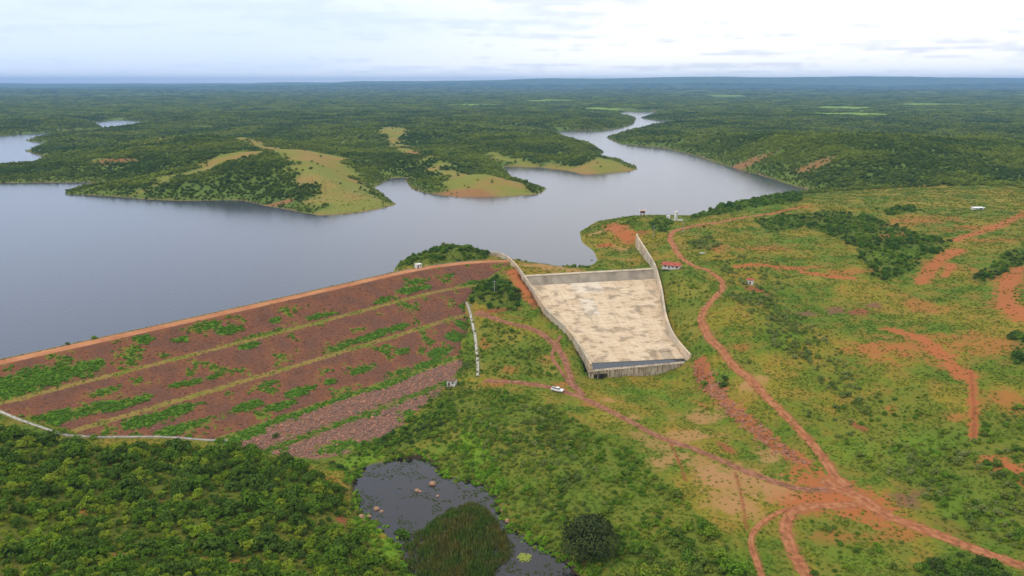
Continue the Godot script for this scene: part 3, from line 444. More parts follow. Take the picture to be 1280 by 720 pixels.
func profile(s: float) -> float:
	for k in DAM_PROFILE.size() - 1:
		if s <= DAM_PROFILE[k + 1].x:
			return lerpf(DAM_PROFILE[k].y, DAM_PROFILE[k + 1].y, (s - DAM_PROFILE[k].x) / (DAM_PROFILE[k + 1].x - DAM_PROFILE[k].x))
	return -50.0

func dam_at(d: float, s: float) -> Vector3:
	var i := clampi(int(d / dam_len * (axis.size() - 1)), 0, axis.size() - 2)
	while i > 0 and axis_d[i] > d:
		i -= 1
	while i < axis.size() - 2 and axis_d[i + 1] < d:
		i += 1
	var f := (d - axis_d[i]) / (axis_d[i + 1] - axis_d[i])
	var p := axis[i].lerp(axis[i + 1], f) + axis_n[i].lerp(axis_n[i + 1], f) * s
	return Vector3(p.x, profile(s), p.y)

# chute of the spillway: left and right edges run from the weir (v = 0) to the basin (v = 1)
var LEFT_WALL := [Vector3(-16, 29.3, -441.5), Vector3(-9, 29.7, -439), Vector3(-3.4, 30, -428), Vector3(1.4, 30.3, -408), Vector3(5.8, 28, -393.4), Vector3(9.9, 24.8, -380.6), Vector3(13.5, 21.8, -368.4), Vector3(17.5, 19.1, -355.4), Vector3(21.9, 17.3, -346.4), Vector3(26, 15.6, -337.7), Vector3(29, 14, -329.4), Vector3(31.2, 12.5, -321.3), Vector3(33.2, 11, -312.9), Vector3(34.6, 10.4, -302.5)]
var RIGHT_WALL := [Vector3(83.4, 34.1, -476), Vector3(82.6, 33.8, -470), Vector3(82.4, 32.2, -437), Vector3(83, 29.4, -411.3), Vector3(82.6, 25.4, -395.4), Vector3(81.8, 22.1, -382.1), Vector3(80.2, 19.4, -368.3), Vector3(78.8, 17.4, -356.6), Vector3(78.3, 15.6, -346.5), Vector3(78.4, 13.8, -336.9), Vector3(79.6, 12.1, -327.8), Vector3(82, 10.7, -313.2)]

func along(pts: Array, z: float) -> Vector3:
	for i in pts.size() - 1:
		if z <= pts[i + 1].z:
			var a: Vector3 = pts[i]
			var b: Vector3 = pts[i + 1]
			var p0: Vector3 = pts[maxi(i - 1, 0)]
			var p3: Vector3 = pts[mini(i + 2, pts.size() - 1)]
			return a.cubic_interpolate(b, p0, p3, clampf((z - a.z) / (b.z - a.z), 0, 1))
	return pts[pts.size() - 1]

func chute(u: float, v: float) -> Vector3:
	var l := along(LEFT_WALL, lerpf(-390.0, -312.0, v))
	var r := along(RIGHT_WALL, lerpf(-406.5, -319.0, v))
	var p := l.lerp(r, u)
	p.y = lerpf(22.0, 7.0, v)
	return p

func floor_plane(x: float, z: float) -> float:  # height of the chute floor, also a little outside of it
	var v := ((x - 44.5) * 0.17 + (z + 398.0) * 0.985) / 83.5
	return lerpf(22.0, 7.0, clampf(v, -0.25, 1.0))

var spill_foot := PackedVector2Array()

func near_h(x: float, z: float, sd: float) -> float:
	var p := Vector2(x, z)
	var h := tps(x, z) + 0.22 * n_fine.get_noise_2d(x, z) + 0.5 * n_mid.get_noise_2d(x * 3, z * 3)
	if sd < 14:
		h = W + maxf(sd * 0.35, -9.0) if sd <= 0 else lerpf(W + sd * 0.22, h, smoothstep(0, 14, sd))
	if x > 78 and x < 108 and z > -312 and z < -220:
		var c := line_dist(p, CLIFF)
		if c < 7:
			h += (1 - c / 7) * (2.2 * n_fine.get_noise_2d(x * 1.6, z * 1.6) + 0.8 * n_grain.get_noise_2d(x, z))
	if x > -75 and x < 45 and z > -255 and z < -120:
		var q := poly_sd(p, POND)
		if q < 0:
			h = -0.22 + maxf(q * 0.2, -1.2)
		elif q < 8:
			h = maxf(h, -0.18 + minf(q * 0.14, 0.7))
	if x > -2 and x < 88 and z > -420 and z < -295:
		var e := poly_sd(p, spill_foot)
		if e < 0.6:
			h = minf(h, floor_plane(x, z) - 1.0)
			if e < 0.0 and z > -326.0 + (x - 36.0) * -0.16:
				h = minf(h, 1.1)
	return h

func ground_h(x: float, z: float) -> float:
	var sd := shore(x, z)
	var e := minf(minf(x - TX0 - 18, TX0 + TST * (TNX - 3) - x - 6), minf(z - TZ0 - 18, TZ0 + TST * (TNZ - 3) - z - 6))
	e = minf(e, 1.5 * (z - lerpf(-560.0, -760.0, smoothstep(30, 140, x))))
	if e <= 0:
		return far_h(x, z, sd)
	var w := smoothstep(0, 70, e)
	if w >= 1:
		return near_h(x, z, sd)
	return lerpf(far_h(x, z, sd), near_h(x, z, sd), w)

# ------------------------------------------------------------------ the near ground's colours: one buffer in sRGB, drawn in plan
const CX0 := -330.0
const CZ0 := -740.0
const CST := 0.6
const CNX := 1368
const CNZ := 1070
var paint_r := PackedFloat32Array()
var paint_g := PackedFloat32Array()
var paint_b := PackedFloat32Array()
var paint_v := PackedFloat32Array()
const SOIL := {"o": [160, 94, 56, 0.2], "p": [160, 120, 80, 0.12], "g": [92, 118, 34, 1.0], "k": [58, 72, 30, 0.9], "v": [112, 78, 66, 0.08], "r": [136, 76, 55, 0.06], "y": [138, 124, 54, 0.75]}

func blend(k: int, c: Array, a: float) -> void:
	paint_r[k] = lerpf(paint_r[k], c[0], a)
	paint_g[k] = lerpf(paint_g[k], c[1], a)
	paint_b[k] = lerpf(paint_b[k], c[2], a)
	paint_v[k] = lerpf(paint_v[k], c[3], a)

func paint_patch(t: String, cx: float, cz: float, rx: float, rz: float, rot: float) -> void:
	var r := maxf(rx, rz) * 1.5
	var c: Array = SOIL[t]
	var strength := 0.6 if t in ["o", "y", "g"] else 0.8
	for j in range(maxi(0, int((cz - r - CZ0) / CST)), mini(CNZ, int((cz + r - CZ0) / CST) + 1)):
		for i in range(maxi(0, int((cx - r - CX0) / CST)), mini(CNX, int((cx + r - CX0) / CST) + 1)):
			var x := CX0 + i * CST
			var z := CZ0 + j * CST
			var dx := x - cx
			var dz := z - cz
			var u := (dx * cos(rot) - dz * sin(rot)) / rx
			var v := (dx * sin(rot) + dz * cos(rot)) / rz
			var q := u * u + v * v
			if q < 2.3:
				var a := 1.0 - smoothstep(0.25, 1.15, sqrt(q) + 0.75 * n_mid.get_noise_2d(x * 6, z * 6) + 0.55 * n_fine.get_noise_2d(x * 1.5, z * 1.5))
				if a > 0:
					blend(j * CNX + i, c, a * strength)

func paint_line(line: PackedVector2Array, half: float, c: Array, strength: float, ragged := 0.5) -> void:
	var pts := catmull(line, 1.0)
	var seen := {}
	var reach := half * 1.9 + 0.6
	for p in pts:
		for j in range(maxi(0, int((p.y - reach - CZ0) / CST)), mini(CNZ, int((p.y + reach - CZ0) / CST) + 1)):
			for i in range(maxi(0, int((p.x - reach - CX0) / CST)), mini(CNX, int((p.x + reach - CX0) / CST) + 1)):
				var q := Vector2(CX0 + i * CST, CZ0 + j * CST)
				var d := q.distance_to(p) / half
				var k := j * CNX + i
				if d < seen.get(k, 9.0):
					seen[k] = d
	for k in seen:
		var x: float = CX0 + (k % CNX) * CST
		var z: float = CZ0 + (k / CNX) * CST
		var a := 1.0 - smoothstep(0.85, 1.5, seen[k] + ragged * n_fine.get_noise_2d(x * 2, z * 2))
		if a > 0:
			blend(k, c, a * strength)

func build_paint() -> ImageTexture:
	var n := CNX * CNZ
	for a in [paint_r, paint_g, paint_b, paint_v]:
		a.resize(n)
	paint_r.resize(n)
	paint_g.resize(n)
	paint_b.resize(n)
	paint_v.resize(n)
	var big := noise_of(31, 0.011, 4).get_image(CNX, CNZ, false, false, false).get_data()
	var mid := noise_of(32, 0.05, 4).get_image(CNX, CNZ, false, false, false).get_data()
	var fine := noise_of(33, 0.3, 3).get_image(CNX, CNZ, false, false, false).get_data()
	for k in n:
		var a := clampf((big[k] - 95) / 70.0, 0, 1)
		var b := clampf((mid[k] - 80) / 95.0, 0, 1)
		var f := 1.0 + (fine[k] - 128) * 0.0016
		# olive grass, yellower and greener by turns, soil showing between
		paint_r[k] = lerpf(lerpf(84, 121, a), 146, b * b * 0.4) * f
		paint_g[k] = lerpf(lerpf(104, 113, a), 104, b * b * 0.4) * f
		paint_b[k] = lerpf(lerpf(30, 38, a), 52, b * b * 0.4) * f
		paint_v[k] = 0.95 - 0.55 * b * b
	# the far bank belongs to the same colours as the land behind it
	for j in int((-555.0 - CZ0) / CST):
		for i in int((60.0 - CX0) / CST):
			var c := far_color(CX0 + i * CST, CZ0 + j * CST, shore(CX0 + i * CST, CZ0 + j * CST)).linear_to_srgb()
			var k := j * CNX + i
			var f := 255.0 * (1.0 + (fine[k] - 128) * 0.002)
			paint_r[k] = c.r * f
			paint_g[k] = c.g * f
			paint_b[k] = c.b * f
			paint_v[k] = 0.12
	# forest floor on the far right and under the thicket
	for region in SHRUBS:
		if region[0] == "thicket":
			paint_poly(region[5], [88, 92, 34, 0.95], 0.8)
		elif region[0] == "dark":
			paint_poly(region[5], [76, 94, 34, 0.9], 0.7)
		elif region[0] == "lime":
			paint_poly(region[5], [100, 134, 32, 1.0], 0.7)
		elif region[0] == "valley":
			paint_poly(region[5], [94, 108, 38, 1.0], 0.55)
	for p in PATCHES:
		paint_patch(p[0], p[1], p[2], p[3], p[4], p[5])
	paint_line(CLIFF, 2.2, [160, 94, 60, 0.0], 0.85, 1.2)
	for q in SOIL_LINES:
		paint_line(q[1], q[0], SOIL[q[2]], 0.62 if q[2] == "p" else 0.88, 1.3)
	for g in GULLIES:
		paint_line(g, 0.5, [126, 72, 46, 0.0], 0.7, 1.0)
	for t in TRACKS:
		paint_line(t[1], t[0] * 0.5 + 0.1, [140, 92, 62, 0.05], 0.75, 0.9)
	var rim := POND.duplicate()
	rim.append(POND[0])
	paint_line(rim, 1.3, [98, 96, 44, 0.8], 0.8, 1.2)
	paint_line(STEPPED_DRAIN, 1.3, [118, 108, 60, 0.0], 0.6, 0.4)
	paint_line(TOE_DRAIN, 1.3, [118, 108, 60, 0.0], 0.6, 0.4)
	var pond_bed := [60, 50, 40, 0.0]
	paint_poly(POND, pond_bed, 1.0, 0.5)
	paint_poly(spill_foot, [150, 120, 90, 0.0], 1.0, 0.0)
	var bytes := PackedByteArray()
	bytes.resize(n * 3)
	for k in n:
		bytes[k * 3] = clampi(int(paint_r[k]), 0, 255)
		bytes[k * 3 + 1] = clampi(int(paint_g[k]), 0, 255)
		bytes[k * 3 + 2] = clampi(int(paint_b[k]), 0, 255)
	return ImageTexture.create_from_image(Image.create_from_data(CNX, CNZ, false, Image.FORMAT_RGB8, bytes))

func paint_poly(poly: PackedVector2Array, c: Array, strength: float, warp := 3.0) -> void:
	var r := Rect2(poly[0], Vector2.ZERO)
	for p in poly:
		r = r.expand(p)
	r = r.grow(warp)
	for j in range(maxi(0, int((r.position.y - CZ0) / CST)), mini(CNZ, int((r.end.y - CZ0) / CST) + 1)):
		for i in range(maxi(0, int((r.position.x - CX0) / CST)), mini(CNX, int((r.end.x - CX0) / CST) + 1)):
			var x := CX0 + i * CST
			var z := CZ0 + j * CST
			var q := Vector2(x + warp * n_fine.get_noise_2d(x, z), z + warp * n_fine.get_noise_2d(x + 500, z))
			if Geometry2D.is_point_in_polygon(q, poly):
				blend(j * CNX + i, c, strength)

func paint_index(x: float, z: float) -> int:
	var i := int((x - CX0) / CST)
	var j := int((z - CZ0) / CST)
	return -1 if i < 0 or j < 0 or i >= CNX or j >= CNZ else j * CNX + i

func far_color(x: float, z: float, sd: float) -> Color:
	var n := n_mid.get_noise_2d(x * 1.3, z * 1.3)
	var b := n_big.get_noise_2d(x * 1.7 + 70, z * 1.7)
	var c := Color(0.075, 0.122, 0.024).lerp(Color(0.12, 0.16, 0.03), clampf(0.5 + 0.6 * b + 0.5 * n, 0, 1))
	var g := grid_at(grass_grid, x, z, 0.0)
	if g > 0:
		c = c.lerp(Color(0.18, 0.188, 0.038).lerp(Color(0.26, 0.17, 0.055), clampf(0.3 + 1.5 * n, 0, 1)), g)
	for e in FIELDS:
		var q: float = pow((x - e[0]) / e[2], 2) + pow((z - e[1]) / e[3], 2)
		if q < 1.6:
			c = c.lerp(Color(0.17, 0.27, 0.04), 1.0 - smoothstep(0.7, 1.1, q + 0.5 * n))
	for e in BARE:
		var q: float = pow((x - e[0]) / e[2], 2) + pow((z - e[1]) / e[3], 2)
		if q < 2.0:
			c = c.lerp(Color(0.27, 0.12, 0.055), 0.8 * (1.0 - smoothstep(0.4, 1.3, q + 1.2 * n)))
	if sd < 8 and sd > -6:
		c = c.lerp(Color(0.2, 0.12, 0.07), 0.6 * (1 - smoothstep(0, 5, sd + 4 * n)))
	return c

func bare_or_field(x: float, z: float) -> float:
	var f := grid_at(grass_grid, x, z, 0.0)
	for e in FIELDS:
		if pow((x - e[0]) / e[2], 2) + pow((z - e[1]) / e[3], 2) < 1.0:
			return 1.0
	for e in BARE:
		if pow((x - e[0]) / e[2], 2) + pow((z - e[1]) / e[3], 2) < 0.7:
			f = maxf(f, 0.75)
	return f

# ------------------------------------------------------------------ ground sheets
var near_grid := PackedFloat32Array()
const NX0 := -320.0
const NZ0 := -720.0
const NST := 2.0
const NNX := 401
const NNZ := 321

func height(x: float, z: float) -> float:  # the drawn ground
	var fx := (x - NX0) / NST
	var fz := (z - NZ0) / NST
	if fx < 0 or fz < 0 or fx >= NNX - 1 or fz >= NNZ - 1:
		return ground_h(x, z)
	var i := int(fx)
	var j := int(fz)
	fx -= i
	fz -= j
	var k := j * NNX + i
	if fx + fz <= 1:
		return near_grid[k] + fx * (near_grid[k + 1] - near_grid[k]) + fz * (near_grid[k + NNX] - near_grid[k])
	var e := near_grid[k + NNX + 1]
	return e + (1 - fx) * (near_grid[k + NNX] - e) + (1 - fz) * (near_grid[k + 1] - e)

func sheet(mesh: ArrayMesh, x0: float, z0: float, st: float, nx: int, nz: int, hole: Rect2, colored: bool, mat: Material) -> PackedFloat32Array:
	var hs := PackedFloat32Array()
	hs.resize(nx * nz)
	var v := PackedVector3Array()
	v.resize(nx * nz)
	var nr := PackedVector3Array()
	nr.resize(nx * nz)
	var uv := PackedVector2Array()
	var col := PackedColorArray()
	if colored:
		col.resize(nx * nz)
	else:
		uv.resize(nx * nz)
	var inner := hole.grow(-st * 2.5)
	for j in nz:
		for i in nx:
			var x := x0 + i * st
			var z := z0 + j * st
			var k := j * nx + i
			if inner.has_point(Vector2(x, z)):
				continue
			var y := ground_h(x, z)
			if hole.grow(-st * 0.1).has_point(Vector2(x, z)):
				y -= st * 0.25
			hs[k] = y
			v[k] = Vector3(x, y, z)
			if colored:
				col[k] = far_color(x, z, shore(x, z))
			else:
				uv[k] = Vector2((x - CX0) / (CST * CNX), (z - CZ0) / (CST * CNZ))
	for j in nz:
		for i in nx:
			var k := j * nx + i
			var a := hs[k - 1] if i > 0 else hs[k]
			var b := hs[k + 1] if i < nx - 1 else hs[k]
			var c := hs[k - nx] if j > 0 else hs[k]
			var d := hs[k + nx] if j < nz - 1 else hs[k]
			nr[k] = Vector3(a - b, 2 * st, c - d).normalized()
	var ix := PackedInt32Array()
	var cut := hole.grow(-st * 1.2)
	for j in nz - 1:
		for i in nx - 1:
			if hole.size.x > 0 and cut.has_point(Vector2(x0 + (i + 0.5) * st, z0 + (j + 0.5) * st)):
				continue
			var k := j * nx + i
			ix.append_array([k, k + 1, k + nx, k + 1, k + nx + 1, k + nx])
	var arrays := []
	arrays.resize(Mesh.ARRAY_MAX)
	arrays[Mesh.ARRAY_VERTEX] = v
	arrays[Mesh.ARRAY_NORMAL] = nr
	if colored:
		arrays[Mesh.ARRAY_COLOR] = col
	else:
		arrays[Mesh.ARRAY_TEX_UV] = uv
	arrays[Mesh.ARRAY_INDEX] = ix
	mesh.add_surface_from_arrays(Mesh.PRIMITIVE_TRIANGLES, arrays)
	mesh.surface_set_material(mesh.get_surface_count() - 1, mat)
	return hs

func water_sheet(poly: PackedVector2Array, y: float) -> ArrayMesh:
	var ix := Geometry2D.triangulate_polygon(poly)
	var v := PackedVector3Array()
	var nr := PackedVector3Array()
	for p in poly:
		v.append(Vector3(p.x, y, p.y))
		nr.append(Vector3.UP)
	var arrays := []
	arrays.resize(Mesh.ARRAY_MAX)
	arrays[Mesh.ARRAY_VERTEX] = v
	arrays[Mesh.ARRAY_NORMAL] = nr
	arrays[Mesh.ARRAY_INDEX] = ix
	var m := ArrayMesh.new()
	m.add_surface_from_arrays(Mesh.PRIMITIVE_TRIANGLES, arrays)
	return m

func water_material(color: Color, rough: float, ripple: float, scale: float, spec := 0.5) -> StandardMaterial3D:
	var m := material(color, rough, spec)
	m.normal_enabled = true
	var t := NoiseTexture2D.new()
	t.noise = noise_of(77, 0.03, 4)
	t.width = 512
	t.height = 512
	t.seamless = true
	t.as_normal_map = true
	t.bump_strength = 3.0
	m.normal_texture = t
	m.normal_scale = ripple
	m.uv1_triplanar = true
	m.uv1_world_triplanar = true
	m.uv1_scale = Vector3(scale, scale, scale)
	return m

# ------------------------------------------------------------------ plants
class Leaves:
	var v := PackedVector3Array()
	var n := PackedVector3Array()
	var c := PackedColorArray()
	func tri(a: Vector3, b: Vector3, d: Vector3, na: Vector3, col: Color) -> void:
		v.append_array([a, b, d])
		n.append_array([na, na, na])
		c.append_array([col, col, col])
	func mesh(mat: Material) -> ArrayMesh:
		var arrays := []
		arrays.resize(Mesh.ARRAY_MAX)
		arrays[Mesh.ARRAY_VERTEX] = v
		arrays[Mesh.ARRAY_NORMAL] = n
		arrays[Mesh.ARRAY_COLOR] = c
		var m := ArrayMesh.new()
		m.add_surface_from_arrays(Mesh.PRIMITIVE_TRIANGLES, arrays)
		m.surface_set_material(0, mat)
		return m

func rand_dir() -> Vector3:
	var y := rng.randf_range(-1, 1)
	var a := rng.randf() * TAU
	var r := sqrt(1 - y * y)
	return Vector3(r * cos(a), y, r * sin(a))

# leaf sprays on the skins of several lobes; unit crown: about 1 wide each way from the stem, base at y = 0
func crown(lobes: int, per: int, leaf: float, wide: float, tall: float, low: float, tone := 0.28) -> Leaves:
	var out := Leaves.new()
	for l in lobes:
		var a := TAU * (l + rng.randf_range(-0.3, 0.3)) / lobes
		var far := 0.0 if l == 0 else rng.randf_range(0.35, 0.72)
		var r := rng.randf_range(0.34, 0.55) if l > 0 else 0.6
		var y := lerpf(low + 0.2, tall - r * 0.75, rng.randf() if l > 0 else 1.0)
		far *= sqrt(maxf(0.12, 1.0 - pow(maxf(0.0, (y - low) / (tall - low) - 0.25), 2) * 1.6))
		var c := Vector3(cos(a) * far * wide, y, sin(a) * far * wide)
		var shade := 1.0 + rng.randf_range(-tone, tone) * 0.6
		for k in per:
			var d := rand_dir()
			if d.y < -0.35:
				d.y *= -0.6
			d = d.normalized()
			var p := c + d * r * Vector3(wide, 0.8, wide) * pow(rng.randf_range(0.3, 1.0), 0.35)
			var nn := (d + rand_dir() * 0.75).normalized()
			var t := nn.cross(Vector3(rng.randf_range(-1, 1), rng.randf_range(-0.4, 1), rng.randf_range(-1, 1))).normalized()
			var b := nn.cross(t)
			var s := leaf * rng.randf_range(0.6, 1.3)
			var tint := shade * (1.0 + rng.randf_range(-tone, tone))
			var col := Color(tint * rng.randf_range(0.9, 1.12), tint, tint * rng.randf_range(0.85, 1.1))
			var ns := (nn + d * 0.8).normalized()
			out.tri(p - t * s, p + b * s * 0.7, p + t * s, ns, col)
			out.tri(p - t * s, p + t * s, p - b * s * 0.6, ns, col)
	return out

func trunk_mesh(h: float, r: float, limbs: int) -> ArrayMesh:
	var st := tool()
	cyl(st, Vector3(0, -0.3, 0), r * 1.25, r * 0.7, h + 0.3, 7)
	for k in limbs:
		var a := TAU * k / limbs + rng.randf_range(-0.4, 0.4)
		var b := Basis(Vector3.UP, a) * Basis(Vector3(0, 0, 1), rng.randf_range(0.5, 0.9))
		var base := Vector3(0, h * rng.randf_range(0.75, 0.98), 0)
		var l := h * rng.randf_range(0.6, 1.0)
		for s in 5:
			var a0 := TAU * s / 5
			var a1 := TAU * (s + 1) / 5
			quad(st, base + b * Vector3(cos(a0) * r * 0.5, 0, sin(a0) * r * 0.5), base + b * Vector3(cos(a1) * r * 0.5, 0, sin(a1) * r * 0.5), base + b * Vector3(cos(a1) * r * 0.15, l, sin(a1) * r * 0.15), base + b * Vector3(cos(a0) * r * 0.15, l, sin(a0) * r * 0.15))
	return done(st)

func tuft(blades: int, tall: float, wide: float, leafy: float) -> Leaves:
	var out := Leaves.new()
	for k in blades:
		var a := rng.randf() * TAU
		var f := sqrt(rng.randf()) * wide
		var p := Vector3(cos(a) * f, 0, sin(a) * f)
		var h := tall * rng.randf_range(0.5, 1.1) * (1.0 - 0.4 * f / wide)
		var q := p * 1.25 + Vector3(rng.randf_range(-0.2, 0.2), h, rng.randf_range(-0.2, 0.2))
		var s := Vector3(rng.randf_range(-1, 1), 0, rng.randf_range(-1, 1)).normalized() * leafy
		var t := rng.randf_range(0.72, 1.25)
		var col := Color(t * rng.randf_range(0.92, 1.15), t, t * 0.9)
		var ns := (Vector3.UP + p * 0.5 + rand_dir() * 0.35).normalized()
		out.tri(p - s, q, p + s, ns, col)
		out.tri(p.lerp(q, 0.5) - s, q + s * 0.8, p.lerp(q, 0.7) + s * 1.2, ns, col)
	return out

class Bag:
	var buf := PackedFloat32Array()
	var count := 0
	func put(p: Vector3, s: Vector3, yaw: float, c: Color) -> void:
		var co := cos(yaw)
		var si := sin(yaw)
		buf.append_array([co * s.x, 0.0, si * s.z, p.x, 0.0, s.y, 0.0, p.y, -si * s.x, 0.0, co * s.z, p.z, c.r, c.g, c.b, 1.0])
		count += 1
	func put_basis(p: Vector3, b: Basis, c: Color) -> void:
		buf.append_array([b.x.x, b.y.x, b.z.x, p.x, b.x.y, b.y.y, b.z.y, p.y, b.x.z, b.y.z, b.z.z, p.z, c.r, c.g, c.b, 1.0])
		count += 1

func bags(k: int) -> Array:
	var a := []
	for i in k:
		a.append(Bag.new())
	return a

func mass(called: String, piece: String, label: String, category: String, meshes: Array, list: Array) -> Node3D:
	var o := Node3D.new()
	o.name = numbered(called)
	add_child(o)
	tag(o, label, category, "", "stuff")
	for k in meshes.size():
		if list[k].count == 0:
			continue
		var mm := MultiMesh.new()
		mm.transform_format = MultiMesh.TRANSFORM_3D
		mm.use_colors = true
		mm.mesh = meshes[k]
		mm.instance_count = list[k].count
		mm.buffer = list[k].buf
		var i := MultiMeshInstance3D.new()
		i.name = piece
		i.multimesh = mm
		i.set_meta("kind", "stuff")
		o.add_child(i, true)
	return o

func mixc(a: Color, b: Color) -> Color:
	return a.lerp(b, rng.randf())

func srgb_lin(r: float, g: float, b: float) -> Color:
	return Color(r / 255.0, g / 255.0, b / 255.0).srgb_to_linear()

func in_view(x: float, z: float, margin := 30.0) -> bool:  # only what the photograph could plausibly see is planted
	return z < -125 and absf(x) < 0.74 * -z + margin

var leaf_mat: StandardMaterial3D
var bark: StandardMaterial3D
const GREENS := {
	"thicket": [Color(0.122, 0.212, 0.014), Color(0.210, 0.302, 0.017), Color(0.083, 0.149, 0.015), Color(0.258, 0.324, 0.024), Color(0.103, 0.193, 0.012)],
	"valley": [Color(0.143, 0.263, 0.018), Color(0.211, 0.314, 0.025), Color(0.115, 0.210, 0.018), Color(0.249, 0.304, 0.032), Color(0.173, 0.241, 0.036)],
	"grey": [Color(0.221, 0.273, 0.067), Color(0.173, 0.231, 0.054), Color(0.268, 0.304, 0.090), Color(0.202, 0.252, 0.041), Color(0.143, 0.210, 0.036)],
	"dark": [Color(0.065, 0.138, 0.015), Color(0.095, 0.188, 0.016), Color(0.134, 0.231, 0.020), Color(0.077, 0.129, 0.020), Color(0.173, 0.263, 0.027)],
	"lime": [Color(0.183, 0.399, 0.016), Color(0.230, 0.441, 0.022), Color(0.153, 0.314, 0.018), Color(0.249, 0.419, 0.027), Color(0.143, 0.293, 0.015)]}

func _ready() -> void:
	t_start = Time.get_ticks_msec()
	rng.seed = 20240
	set_up_camera_and_sky()
	n_grain = noise_of(3, 0.9, 2)
	n_fine = noise_of(4, 0.16, 3)
	n_mid = noise_of(5, 0.012, 4)
	n_big = noise_of(6, 0.0016, 4)
	leaf_mat = material(Color.WHITE, 0.75, 0.25)
	leaf_mat.vertex_color_use_as_albedo = true
	leaf_mat.backlight_enabled = true
	leaf_mat.backlight = Color(0.72, 0.78, 0.4)
	bark = material(lin(0.09, 0.07, 0.05), 0.95, 0.2)
	for v in 21:
		var l := along(LEFT_WALL, lerpf(-396.0, -303.0, v / 20.0))
		spill_foot.append(Vector2(l.x, l.z))
	for v in 21:
		var r := along(RIGHT_WALL, lerpf(-313.0, -412.0, v / 20.0))
		spill_foot.append(Vector2(r.x, r.z))
	build_axis()
	build_shore()
	stage("shore")
	build_tps()
	stage("tps")
	build_ground()
	stage("ground")
	build_water()
	build_tracks()
	build_dam()
	stage("dam")
	build_spillway()
	build_buildings()
	build_small_things()
	stage("objects")
	plant_near()
	stage("near plants")
	plant_far()
	stage("far plants")

func set_up_camera_and_sky() -> void:
	var cam := Camera3D.new()
	cam.name = "camera"
	cam.fov = 42.996
	cam.near = 1.0
	cam.far = 60000
	cam.position = Vector3(0, 130, 0)
	cam.rotation_degrees.x = -15.647
	add_child(cam)
	cam.current = true
	var sun := DirectionalLight3D.new()
	sun.name = "sun"
	sun.light_energy = 0.5
	sun.light_color = Color(1.0, 0.95, 0.87)
	sun.light_angular_distance = 12
	sun.shadow_enabled = true
	sun.rotation_degrees = Vector3(-52, -65, 0)
	add_child(sun)
	var env := Environment.new()
	env.background_mode = Environment.BG_SKY
	env.tonemap_mode = Environment.TONE_MAPPER_LINEAR
	env.tonemap_exposure = 1.12
	env.sdfgi_enabled = true
	env.ssao_enabled = true
	env.ssil_enabled = true
	env.fog_enabled = true
	env.fog_density = 0.00007
	env.fog_light_color = Color(0.58, 0.77, 1.0)
	var pano := PanoramaSkyMaterial.new()
	pano.panorama = sky_picture()
	var sky := Sky.new()
	sky.sky_material = pano
	env.sky = sky
	env.background_energy_multiplier = 1.12
	var we := WorldEnvironment.new()
	we.name = "world_environment"
	we.environment = env
	add_child(we)

# broken cloud on a flat layer, thinner and bluer towards the right; the centre column looks along -z
func sky_picture() -> ImageTexture:
	var w := 4096
	var h := 2048
	var cl := noise_of(51, 0.2, 5)
	var veil := noise_of(52, 0.05, 3)
	var bytes := PackedByteArray()
	bytes.resize(w * h * 3)
	bytes.fill(150)
	for j in h / 2 + 12:
		var up := (0.5 - (j + 0.5) / h) * PI
		var step := 2 if up < 0.3 else 16
		for i in range(0, w, step):
			if j % step:
				continue
			var a := ((i + 0.5) / w - 0.5) * TAU
			# a flat cloud layer: rows draw together towards the horizon
			var y := maxf(sin(up), 0.0) + 0.05
			var x := sin(a) * cos(up) / y
			var z := -cos(a) * cos(up) / y
			var n := 0.5 * cl.get_noise_2d(x * 0.8, z * 1.1) + 0.65 * cl.get_noise_2d(x * 2.6 + 40, z * 4.0) + 0.3 * cl.get_noise_2d(a * 120.0, up * 500.0)
			var v := veil.get_noise_2d(x * 1.1 + 11, z * 1.1)
			var blue := smoothstep(0.15, 0.8, v * 0.5 + 0.72 * sin(a - 0.1) + 0.36)
			var c := Color(1.0, 1.0, 1.0).lerp(Color(0.72, 0.75, 0.82), clampf(n * 2.4 - 0.12, 0, 0.85) * smoothstep(0.5, 0.02, up))
			c = c.lerp(Color(0.63, 0.76, 0.98), 0.8 * blue)
			c = c.lerp(Color(0.9, 0.96, 1.0), 0.6 * smoothstep(0.03, 0.0, up))
			var s := c.linear_to_srgb()
			var px := PackedByteArray([int(s.r * 255), int(s.g * 255), int(s.b * 255)])
			for jj in range(j, mini(j + step, h)):
				for ii in step:
					var k := (jj * w + i + ii) * 3
					bytes[k] = px[0]
					bytes[k + 1] = px[1]
					bytes[k + 2] = px[2]
	return ImageTexture.create_from_image(Image.create_from_data(w, h, false, Image.FORMAT_RGB8, bytes))

func build_ground() -> void:
	var tex := build_paint()
	stage("paint")
	var m := material(Color.WHITE, 0.95, 0.2)
	m.albedo_texture = tex
	m.texture_repeat = false
	var far := material(Color.WHITE, 0.95, 0.15)
	far.vertex_color_use_as_albedo = true
	var mesh := ArrayMesh.new()
	near_grid = sheet(mesh, NX0, NZ0, NST, NNX, NNZ, Rect2(90000, 90000, 99, 99), false, m)
	sheet(mesh, -1120, -1520, 8, 281, 186, Rect2(NX0, NZ0, NST * (NNX - 1), NST * (NNZ - 1)), true, far)
	sheet(mesh, -3120, -4720, 40, 156, 126, Rect2(-1120, -1520, 2240, 1480), true, far)
	sheet(mesh, -18000, -20000, 240, 151, 96, Rect2(-3120, -4720, 6200, 5000), true, far)
	setting("ground", mesh, null, "rolling green and orange ground reaching to the hills on the horizon", "ground")

